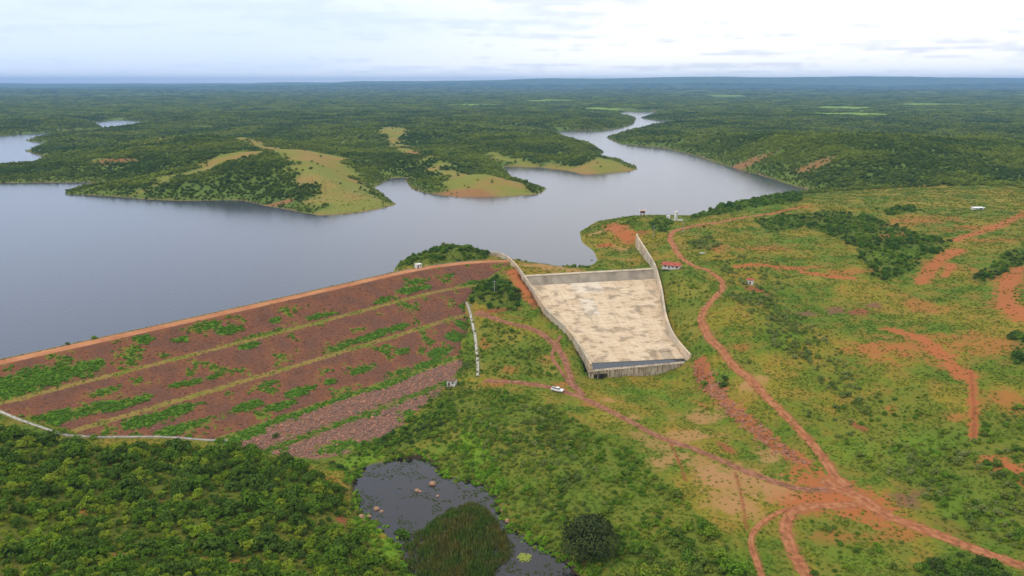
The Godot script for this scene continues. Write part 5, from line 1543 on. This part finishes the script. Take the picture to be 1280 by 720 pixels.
	for q in [[-1.3, -1.3], [1.3, -1.3], [1.3, 1.3], [-1.3, 1.3]]:
		part(h, "post", box_mesh(Vector3(q[0], 1.6, q[1]), Vector3(0.34, 4.2, 0.34)), brown)
	part(h, "cabin", box_mesh(Vector3(0, 4.3, 0), Vector3(3.4, 1.7, 3.4)), brown)
	part(h, "roof", box_mesh(Vector3(0, 5.4, 0), Vector3(5.0, 0.5, 4.6)), material(lin(0.5, 0.28, 0.24)))
	for s in [-1, 1]:
		part(h, "roof_edge", box_mesh(Vector3(s * 2.6, 5.5, 0), Vector3(0.5, 0.7, 4.8)), white)
	opening(h, "window", Vector3(0, 4.5, 1.72), Vector3(1.8, 0.8, 0.08), glass, frame)
	# shed far right
	h = thing("field_shed", "low white roofed shed lying on the bare orange field", "shed", on_ground(WHITE_SHED), 0.15)
	part(h, "roof", box_mesh(Vector3(0, 1.9, 0), Vector3(9.0, 0.18, 4.6)), material(lin(0.78, 0.78, 0.78), 0.6))
	part(h, "wall", box_mesh(Vector3(0, 0.8, -0.3), Vector3(8.2, 2.0, 3.4)), white)
	opening(h, "door", Vector3(1.5, 0.9, 1.42), Vector3(1.4, 1.6, 0.06), wood, frame)

func build_small_things() -> void:
	# pickup on the track
	var c := thing("pickup_truck", "white pickup truck standing on the red dirt track", "truck", Vector3(CAR.x, height(CAR.x, CAR.z) + 0.14, CAR.z), -0.5)
	var paint := material(lin(0.8, 0.8, 0.82), 0.25, 0.5)
	paint.clearcoat_enabled = true
	paint.clearcoat = 0.6
	var dark := material(lin(0.012, 0.014, 0.018), 0.1, 0.6)
	var black := material(lin(0.02, 0.02, 0.02), 0.8)
	part(c, "lower_body", box_mesh(Vector3(0, 0.72, 0), Vector3(5.2, 0.56, 1.84)), paint)
	part(c, "hood", box_mesh(Vector3(1.82, 1.06, 0), Vector3(1.5, 0.22, 1.7), 0.94), paint)
	part(c, "cabin", box_mesh(Vector3(0.25, 1.12, 0), Vector3(2.1, 0.3, 1.76)), paint)
	part(c, "windscreen_band", box_mesh(Vector3(0.2, 1.44, 0), Vector3(2.0, 0.5, 1.66), 0.84), dark)
	part(c, "cabin_roof", box_mesh(Vector3(0.12, 1.73, 0), Vector3(1.55, 0.1, 1.36), 0.96), paint)
	for s in [-1, 1]:
		part(c, "bed_side", box_mesh(Vector3(-1.75, 1.12, s * 0.86), Vector3(1.68, 0.4, 0.1)), paint)
		part(c, "headlight", box_mesh(Vector3(2.61, 0.88, s * 0.68), Vector3(0.04, 0.18, 0.34)), material(lin(0.7, 0.7, 0.7), 0.15))
		part(c, "mirror", box_mesh(Vector3(1.0, 1.3, s * 1.0), Vector3(0.12, 0.16, 0.18)), black)
		for x in [-1.6, 1.62]:
			var w := part(c, "wheel", cyl_mesh(Vector3.ZERO, 0.38, 0.38, 0.24, 16, 2), black)
			w.position = Vector3(x, 0.38, s * 0.84 - 0.12)
			part(w, "rim", cyl_mesh(Vector3(0, 0, -0.02), 0.2, 0.2, 0.28, 10, 2), material(lin(0.4, 0.4, 0.42), 0.3))
	part(c, "tailgate", box_mesh(Vector3(-2.56, 1.12, 0), Vector3(0.1, 0.4, 1.62)), paint)
	part(c, "bed_floor", box_mesh(Vector3(-1.75, 1.02, 0), Vector3(1.6, 0.06, 1.6)), black)
	part(c, "bumper", box_mesh(Vector3(2.64, 0.58, 0), Vector3(0.12, 0.22, 1.8)), black)
	# concrete drains
	var pale := stained([Color(0.54, 0.52, 0.48), Color(0.68, 0.66, 0.62), Color(0.74, 0.73, 0.7)], [0.25, 0.45, 0.75], 111, Vector3(0.1, 0.1, 0.1))
	drain("stepped_drain", "straight white concrete stepped drain running down the right end of the dam", STEPPED_DRAIN, 1.15, pale, 0.5)
	drain("toe_drain", "pale concrete gutter curving along the foot of the dam above the thicket", TOE_DRAIN, 1.0, pale, 0.4)
	# poles
	var pole := thing("utility_pole", "grey utility pole beside the right spillway wall", "pole")
	var conc := material(lin(0.4, 0.39, 0.37), 0.9)
	part(pole, "shaft", cyl_mesh(Vector3(0, -0.4, 0), 0.16, 0.1, 8.0, 8), conc)
	part(pole, "crossarm", box_mesh(Vector3(0, 7.0, 0), Vector3(1.8, 0.14, 0.14)), conc)
	for x in [-0.8, 0, 0.8]:
		part(pole, "insulator", cyl_mesh(Vector3(x, 7.05, 0), 0.06, 0.04, 0.25, 6), material(lin(0.5, 0.5, 0.5), 0.3))
	var where := ["grey utility pole beside the head of the right spillway wall", "grey utility pole at the bend of the orange track", "grey utility pole among the bushes of the small knoll", "grey utility pole beside the white stepped drain", "grey utility pole at the edge of the crest road"]
	for k in POLES.size():
		var o: Node3D = pole
		if k > 0:
			o = pole.duplicate()
			o.name = numbered("utility_pole")
			add_child(o)
		var y := height(POLES[k].x, POLES[k].y)
		if k == 4:
			y = 27.6
		o.position = Vector3(POLES[k].x, y, POLES[k].y)
		o.scale = Vector3.ONE * (0.75 if k > 2 else 1.0)
		o.set_meta("label", where[k])
		o.set_meta("group", "utility poles round the dam")
	# boulders in and beside the pond
	var stone := stained([Color(0.5, 0.36, 0.28), Color(0.62, 0.48, 0.38), Color(0.7, 0.58, 0.48)], [0.25, 0.5, 0.75], 121, Vector3(0.4, 0.4, 0.4))
	for k in BOULDERS.size():
		var b: Array = BOULDERS[k]
		var o := part(self, "boulder", rock_shape(b[2] * 0.62, 7, 0.16, Color.WHITE, stone))
		o.position = Vector3(b[0], maxf(height(b[0], b[1]), -0.15) + b[2] * 0.12, b[1])
		o.rotation.y = k * 1.3
		if k < 6:
			tag(o, "pinkish boulder standing out of the dark pond water", "boulder", "boulders in the pond")
		else:
			tag(o, "pinkish boulder lying at the edge of the pond", "boulder", "boulders on the pond bank")
	# white slab beside the track
	var slab := part(self, "concrete_slab", box_mesh(Vector3(0, 0.2, 0), Vector3(3.2, 0.5, 1.6), 0.95), pale)
	slab.position = on_ground(Vector3(115.4, 0, -432.5), 0.0)
	tag(slab, "small white concrete slab in the grass right of the winding track", "slab")
	# floating plants
	var pads := Leaves.new()
	for k in 170:
		var a := rng.randf() * TAU
		var c0 := Vector3(cos(a), 0, sin(a)) * sqrt(rng.randf()) * rng.randf_range(1.4, 2.3) + Vector3(0, rng.randf() * 0.12, 0)
		var r := rng.randf_range(0.14, 0.3)
		var col := Color(1, 1, 1) * rng.randf_range(0.8, 1.15)
		for q in 6:
			pads.tri(c0, c0 + Vector3(cos(q * 1.047), 0.02, sin(q * 1.047)) * r, c0 + Vector3(cos(q * 1.047 + 1.047), 0.02, sin(q * 1.047 + 1.047)) * r, Vector3.UP, col)
	var mat := pads.mesh(material(Color.WHITE, 0.7))
	var lilies := part(self, "water_plants", mat, tinted(Color(0.33, 0.38, 0.07)))
	lilies.position = Vector3(LILIES[0].x, 0.02, LILIES[0].y)
	tag(lilies, "round yellow green mat of water plants floating on the pond", "plant")

func tinted(c: Color) -> StandardMaterial3D:
	var m := material(c.linear_to_srgb(), 0.75, 0.25)
	m.vertex_color_use_as_albedo = true
	m.backlight_enabled = true
	m.backlight = Color(0.72, 0.78, 0.4)
	return m

func drain(called: String, label: String, line: PackedVector2Array, width: float, mat: Material, lift: float) -> void:
	var o := thing(called, label, "drain")
	var pts := catmull(line, 2.2)
	for i in pts.size() - 1:
		var a := pts[i]
		var b := pts[i + 1]
		var t := (b - a).normalized()
		var nn := Vector2(-t.y, t.x)
		var ya := surface(a.x, a.y) + lift
		var yb := surface(b.x, b.y) + lift
		a += t * 0.02
		b -= t * 0.02
		var st := tool()
		# a gutter: bottom and two kerbs
		for q in [[-0.5, -0.36, 0.0], [-0.36, 0.36, -0.22], [0.36, 0.5, 0.0]]:
			var p := []
			for y in [-0.9, 0.0]:
				for e in [[a, q[0], ya], [b, q[0], yb], [b, q[1], yb], [a, q[1], ya]]:
					var v: Vector2 = e[0] + nn * width * e[1]
					p.append(Vector3(v.x, e[2] + (y if y < 0 else q[2]), v.y))
			hexa(st, p)
		part(o, "channel_length", done(st), mat)

func surface(x: float, z: float) -> float:  # ground or dam, whichever is higher
	var y := height(x, z)
	var best := 1e9
	var at := 0
	for i in axis.size():
		var d := axis[i].distance_squared_to(Vector2(x, z))
		if d < best:
			best = d
			at = i
	var s := (Vector2(x, z) - axis[at]).dot(axis_n[at])
	if s > -34 and s < 109 and at > 0 and at < axis.size() - 1:
		y = maxf(y, profile(s))
	return y

# ------------------------------------------------------------------ planting
const WORDS := {"thicket": ["mid green", "yellow green", "dark green", "olive", "deep green"], "valley": ["bright green", "yellowish green", "green", "olive yellow", "dull green"], "grey": ["grey green", "grey", "pale grey", "olive grey", "greenish"], "dark": ["dark green", "mid green", "fresh green", "blackish green", "yellow green"], "lime": ["lime green", "pale lime", "leaf green", "yellow lime", "deep lime"]}

# where a plant stands, told by the nearest thing one can find
func place_words(p: Vector2, otherwise: String) -> String:
	if line_dist(p, TOE_DRAIN) < 9:
		return "beside the pale concrete gutter"
	if line_dist(p, STEPPED_DRAIN) < 8:
		return "beside the white stepped drain"
	if poly_sd(p, POND) < 9:
		return "on the bank of the pond"
	if poly_sd(p, spill_foot) < 9:
		return "along the spillway wall"
	if line_dist(p, CLIFF) < 7:
		return "on the orange cut bank"
	for q in [[HOUSE, 20, "near the red roofed house"], [PUMP_HOUSE, 16, "near the tiny red roofed hut"], [VALVE_HOUSE, 12, "near the brown roofed hut"], [TANKS, 22, "near the white tanks"], [TOWER, 16, "under the lookout tower"]]:
		if p.distance_to(Vector2(q[0].x, q[0].z)) < q[1]:
			return q[2]
	for q in [[0, "beside the red valley track"], [1, "beside the red track curving off the dam"], [2, "beside the winding orange track"], [3, "beside the wide road from the junction"], [4, "beside the loop of the road"], [5, "beside the pale footpath"]]:
		if line_dist(p, TRACKS[q[0]][1]) < 8:
			return q[1]
	if shore(p.x, p.y) < 22:
		return "on the shore of the reservoir"
	return otherwise

func plant_near() -> void:
	# shrubs: five shapes, planted by region; those that show largest become things of their own
	var shapes := []
	for k in 5:
		shapes.append(crown(7 + k, 64, 0.125, 0.9, 1.3, 0.02, 0.3).mesh(leaf_mat))
	var names := {"thicket": ["thicket_shrub", "leafy shrub", "shrubs of the near thicket", 280, "thicket_shrubs", "dense green thicket of shrubs covering the near hillside", 1.75, "inside the dense thicket on the hillside"],
		"valley": ["valley_shrub", "low shrub", "shrubs of the valley scrub", 220, "valley_shrubs", "low green scrub covering the valley floor and banks", 1.2, "in the open valley scrub"],
		"grey": ["thorn_bush", "thorn bush", "grey thorn bushes", 200, "thorn_bushes", "greyish thorn bushes scattered through the scrub", 1.15, "out in the open scrub"],
		"dark": ["dark_bush", "rounded bush", "dark green bushes", 220, "dark_bushes", "clumps of dark green bushes on the banks round the spillway", 1.5, "in a clump on the open slope"],
		"lime": ["lush_bush", "lush bush", "lime green bushes by the pond", 120, "lush_bushes", "lush lime green growth on the wet margins of the pond", 0.8, "on the wet ground above the pond"]}
	var spots := {}
	for kind in names:
		spots[kind] = []
	for region in SHRUBS:
		var poly: PackedVector2Array = region[5]
		var r := Rect2(poly[0], Vector2.ZERO)
		for p in poly:
			r = r.expand(p)
		r = r.grow(3)
		var sp: float = region[1]
		for j in int(r.size.y / sp) + 1:
			for i in int(r.size.x / sp) + 1:
				var x := r.position.x + (i + rng.randf()) * sp
				var z := r.position.y + (j + rng.randf()) * sp
				var roll := rng.randf()
				if not in_view(x, z, 12):
					continue
				var clump := 0.5 + 1.3 * n_mid.get_noise_2d(x * 5, z * 5) + 0.5 * n_fine.get_noise_2d(x, z)
				if region[4] < 0.95 and roll > region[4] * clampf(0.4 + clump, 0.2, 1.4):
					continue
				var q := Vector2(x + 2.5 * n_fine.get_noise_2d(x, z), z + 2.5 * n_fine.get_noise_2d(x + 300, z))
				if not Geometry2D.is_point_in_polygon(q, poly):
					continue
				var k := paint_index(x, z)
				if k >= 0 and paint_v[k] < 0.32 and region[0] != "thicket":
					continue
				if k >= 0 and paint_v[k] < 0.25 and rng.randf() < 0.75:
					continue
				if Geometry2D.is_point_in_polygon(Vector2(x, z), POND) or poly_sd(Vector2(x, z), spill_foot) < 2.0 or shore(x, z) < 1.0:
					continue
				var size := lerpf(region[2], region[3], pow(rng.randf(), 1.7)) * (1.45 if rng.randf() < 0.06 else 1.0) * clampf(0.75 + 0.6 * clump, 0.7, 1.3)
				if region[0] == "thicket" and rng.randf() < 0.035:
					size = rng.randf_range(4.2, 6.2)
				elif region[0] == "thicket" and rng.randf() < 0.3:
					size *= 0.6
				spots[region[0]].append([x, z, size * 0.62])
	spots["dark"].append([-173.0, -286.0, 1.5])
	spots["dark"].append([-180.0, -279.0, 1.1])
	for b in LONE_BUSHES:
		spots["dark"].append([b[0], b[1], b[2] * 0.62])
	# marsh plants that break up the edge of the pond
	var rim := POND.duplicate()
	rim.append(POND[0])
	rim = catmull(rim, 0.6)
	for k in 900:
		var p: Vector2 = rim[rng.randi() % rim.size()] + Vector2(rng.randfn(0, 1.3), rng.randfn(0, 1.3))
		if n_fine.get_noise_2d(p.x * 0.6, p.y * 0.6) > -0.25 and in_view(p.x, p.y, 12) and poly_sd(p, REED_BED) > 1.0:
			spots["lime" if rng.randf() < 0.6 else "valley"].append([p.x, p.y, rng.randf_range(0.4, 0.95)])
	var stem := trunk_mesh(0.55, 0.05, 4)
	for kind in names:
		var info: Array = names[kind]
		var list: Array = spots[kind]
		list.sort_custom(func(a, b): return a[2] / sqrt(a[0] * a[0] + a[1] * a[1]) > b[2] / sqrt(b[0] * b[0] + b[1] * b[1]))
		var tints: Array = GREENS[kind]
		var mats := []
		for t in tints:
			mats.append(tinted(t))
		var rest := bags(5)
		for n in list.size():
			var s: Array = list[n]
			var p := Vector3(s[0], surface(s[0], s[1]) - 0.08, s[1])
			var f: float = s[2]
			# leaf tone drifts across the slope from plant to plant
			var drift := n_mid.get_noise_2d(s[0] * 3 + 77, s[1] * 3)
			var pick := clampi(int(2.5 + drift * 3.0 + rng.randf_range(-2.2, 2.2)), 0, 4)
			if kind == "thicket" and f > 2.5:
				pick = 2 if rng.randf() < 0.6 else 4
			var sc := Vector3(f * rng.randf_range(0.9, 1.25), f * rng.randf_range(0.75, 1.1), f * rng.randf_range(0.9, 1.25))
			if n < info[3]:
				var words := "%s %s %s %s" % ["large" if f > info[6] else "small", WORDS[kind][pick], info[1], place_words(Vector2(s[0], s[1]), info[7])]
				var o := thing(info[0], words, "bush" if kind != "thicket" else "shrub", p, rng.randf() * TAU, info[2])
				o.scale = sc
				part(o, "foliage", shapes[n % 5], mats[pick])
				part(o, "stem", stem, bark)
			else:
				var tone: Color = tints[pick] * rng.randf_range(0.82, 1.2)
				rest[n % 5].put(p, sc, rng.randf() * TAU, tone)
		mass(info[4], "bush", info[5], "shrubs", shapes, rest)
	stage("shrubs")
	# the big tree by the pond
	var bt := thing("shade_tree", "large dark round crowned tree standing alone near the right bank of the pond", "tree", Vector3(BIG_TREE[0].x, height(BIG_TREE[0].x, BIG_TREE[0].y), BIG_TREE[0].y))
	part(bt, "trunk", trunk_mesh(4.5, 0.42, 6), bark)
	var cr := part(bt, "crown", crown(26, 260, 0.05, 1.0, 1.5, 0.0, 0.35).mesh(leaf_mat), tinted(Color(0.07, 0.096, 0.025)))
	cr.scale = Vector3(8.2, 7.2, 7.4)
	cr.position.y = 0.9
	# grass: every part of the ground that bears grass
	var tufts := []
	for k in 4:
		tufts.append(crown(4, 13, 0.24, 0.62, 0.62, -0.25, 0.2).mesh(leaf_mat))
	var list := bags(4)
	var z := -690.0
	while z < -128:
		var sp := 0.95 + 0.9 * smoothstep(200, 650, -z)
		var x := maxf(-300.0, 0.74 * z - 15)
		while x < minf(460.0, -0.74 * z + 15):
			var px := x + rng.randf() * sp
			var pz := z + rng.randf() * sp
			x += sp
			var k := paint_index(px, pz)
			if k < 0 or rng.randf() > paint_v[k] * clampf(0.62 + 1.1 * n_fine.get_noise_2d(px * 0.4, pz * 0.4) + 0.9 * n_mid.get_noise_2d(px * 4, pz * 4), 0.08, 1.0) or shore(px, pz) < 1.5:
				continue
			var y := height(px, pz)
			if y < 0.08 or (px < 8 and pz < -240 and pz > -440 and surface(px, pz) > y + 0.05):
				continue
			var g := srgb_lin(paint_r[k], paint_g[k], paint_b[k])
			g = Color(g.r * 1.22, g.g * 1.42, g.b * 1.0) * rng.randf_range(0.88, 1.2)
			g = g.lerp(Color(0.19, 0.235, 0.036) * rng.randf_range(0.85, 1.2), 0.5 if g.r > g.g else 0.2)
			var s := rng.randf_range(0.5, 1.3) * sp * 0.85
			list[k % 4].put(Vector3(px, y - 0.03, pz), Vector3(s, s * 0.5, s), rng.randf() * TAU, g)
		z += sp
	mass("field_grass", "tuft", "rough olive grass and herbs covering the open ground", "grass", tufts, list)
	# reeds
	var blades := []
	for k in 3:
		blades.append(tuft(26, 2.3, 0.7, 0.05).mesh(leaf_mat))
	list = bags(3)
	for k in 5200:
		var px := rng.randf_range(-34, 4)
		var pz := rng.randf_range(-212, -160)
		if poly_sd(Vector2(px + 1.5 * n_fine.get_noise_2d(px, pz), pz), REED_BED) > 0:
			continue
		var s := rng.randf_range(0.65, 1.2) * (1.0 + 0.5 * n_fine.get_noise_2d(px, pz))
		list[k % 3].put(Vector3(px, -0.2, pz), Vector3(s, s * clampf(0.6 - poly_sd(Vector2(px, pz), REED_BED) * 0.12, 0.6, 1.25), s), rng.randf() * TAU, Color(0.13, 0.23, 0.035).lerp(Color(0.24, 0.22, 0.06), clampf(0.5 + 1.3 * n_fine.get_noise_2d(px * 0.7, pz * 0.7) + rng.randf_range(-0.25, 0.25), 0, 1)))
	mass("reed_bed", "reed", "dense dark brownish green reed bed standing in the pond", "reeds", blades, list)
	# weed on the pond
	list = bags(4)
	for k in 9000:
		var px := rng.randf_range(-56, 20)
		var pz := rng.randf_range(-240, -160)
		if n_fine.get_noise_2d(px * 0.9, pz * 0.9) + 0.8 * n_mid.get_noise_2d(px * 6, pz * 6) < (0.05 if pz < -222 else 0.2) or not Geometry2D.is_point_in_polygon(Vector2(px, pz), POND):
			continue
		var s := rng.randf_range(0.3, 0.8)
		list[k % 4].put(Vector3(px, -0.02, pz), Vector3(s, s * 0.18, s), rng.randf() * TAU, mixc(Color(0.08, 0.1, 0.025), Color(0.05, 0.075, 0.015)))
	mass("pond_weed", "weed", "scattered green weed floating on the dark pond", "weed", tufts, list)
	# broken rock on the orange bank
	var rock_mat := material(Color.WHITE, 0.95, 0.2)
	rock_mat.vertex_color_use_as_albedo = true
	var rocks := []
	for k in 3:
		rocks.append(rock_shape(1.0, 5, 0.35, Color.WHITE, rock_mat))
	list = bags(3)
	var cl := catmull(CLIFF, 0.5)
	for k in 800:
		var p := cl[rng.randi() % cl.size()] + Vector2(rng.randfn(0, 1.7), rng.randfn(0, 1.7))
		if poly_sd(p, spill_foot) < 1.5:
			continue
		var s := absf(rng.randfn(0.0, 0.32)) + 0.15
		list[k % 3].put_basis(Vector3(p.x, height(p.x, p.y), p.y), Basis(rand_dir(), rng.randf() * TAU).scaled(Vector3(s, s * 0.8, s)), mixc(Color(0.33, 0.135, 0.07), Color(0.27, 0.15, 0.1)))
	mass("bank_rubble", "rock", "broken orange rock on the cut bank right of the spillway", "rocks", rocks, list)

func plant_far() -> void:
	var shapes := []
	for k in 5:
		shapes.append(crown(5 + k % 3, 26, 0.23, 0.85, 1.3, 0.1, 0.3).mesh(leaf_mat))
	var clumps := []
	for k in 3:
		clumps.append(crown(14, 16, 0.17, 1.3, 0.75, 0.0, 0.3).mesh(leaf_mat))
	var crowns := []
	for k in 5:
		crowns.append(crown(6 + k % 3, 44, 0.17, 0.85, 1.35, 0.2, 0.3).mesh(leaf_mat))
	var near_list := []
	var list := bags(5)
	var far_list := bags(3)
	var dark := Color(0.078, 0.135, 0.02)
	var light := Color(0.235, 0.29, 0.034)
	var rings := [[450.0, 1250.0, 3.5, 1.8, 3.8], [1250.0, 2700.0, 7.5, 3.2, 5.4], [2700.0, 6000.0, 15.0, 7.0, 12.0], [6000.0, 14000.0, 42.0, 20.0, 34.0]]
	for ring in rings:
		var sp: float = ring[2]
		var z: float = -ring[1]
		while z < -300:
			var half := minf(-0.74 * z + 60, ring[1])
			var x := -half
			while x < half:
				var px := x + rng.randf() * sp
				var pz := z + rng.randf() * sp
				x += sp
				var rr := sqrt(px * px + pz * pz)
				if rr < ring[0] or rr >= ring[1]:
					continue
				var roll := rng.randf()
				if px > 40 and px < 470 and pz > -690:
					continue
				var sd := shore(px, pz)
				if sd < 1.5:
					continue
				var open := bare_or_field(px, pz) if rr < 6200 else 0.0
				var clump := n_mid.get_noise_2d(px * 2.2, pz * 2.2)
				if roll > (1.0 - 0.985 * open) * clampf(0.8 + clump * 0.8, 0.2, 1.0):
					continue
				var y := ground_h(px, pz)
				var s := lerpf(ring[3], ring[4], rng.randf() * rng.randf()) * (0.7 if open > 0.5 else 1.0) * smoothstep(-25, 30, sd)
				var tone := clampf(0.4 + 1.1 * n_mid.get_noise_2d(px * 0.5 + 400, pz * 0.5) + 0.5 * clump + rng.randf_range(-0.3, 0.3), 0, 1)
				var c := dark.lerp(light, tone) * rng.randf_range(0.85, 1.15)
				var sc := Vector3(s * rng.randf_range(0.9, 1.2), s * rng.randf_range(0.75, 1.1), s * rng.randf_range(0.9, 1.2))
				var p := Vector3(px, y - 0.15 * s, pz)
				if rr < 1250:
					near_list.append([s / rr, p, sc, c, tone, "by the water of the reservoir" if sd < 14 else ("alone on the grassy ridge" if open > 0.5 else "in the woods across the reservoir")])
				elif rr < 2700:
					list[rng.randi() % 5].put(p, sc, rng.randf() * TAU, c)
				else:
					sc.y *= 0.8 if rr < 6000 else 0.42
					far_list[rng.randi() % 3].put(p, sc, rng.randf() * TAU, c)
			z += sp
	near_list.sort_custom(func(a, b): return a[0] > b[0])
	var mats := []
	for k in 6:
		mats.append(tinted(dark.lerp(light, k / 5.0)))
	var trunk := trunk_mesh(0.7, 0.07, 4)
	for n in near_list.size():
		var e: Array = near_list[n]
		if n < 280:
			var o := thing("lakeside_tree", "%s %s tree %s" % ["spreading" if e[2].x > 3.4 else "small round", ["dark green", "deep green", "mid green", "fresh green", "light green", "yellow green"][clampi(int(e[4] * 6), 0, 5)], e[5]], "tree", e[1], rng.randf() * TAU, "trees on the far shore")
			o.scale = e[2]
			part(o, "crown", crowns[n % 5], mats[clampi(int(e[4] * 6), 0, 5)])
			part(o, "trunk", trunk, bark)
		else:
			list[n % 5].put(e[1], e[2], rng.randf() * TAU, e[3])
	mass("far_woodland", "tree", "green bush woodland covering the land across the reservoir", "woodland", shapes, list)
	mass("distant_forest", "canopy", "distant forest fading blue towards the horizon", "forest", clumps, far_list)
	print("near trees ", near_list.size(), " mid ", list[0].count * 5, " far ", far_list[0].count * 3)
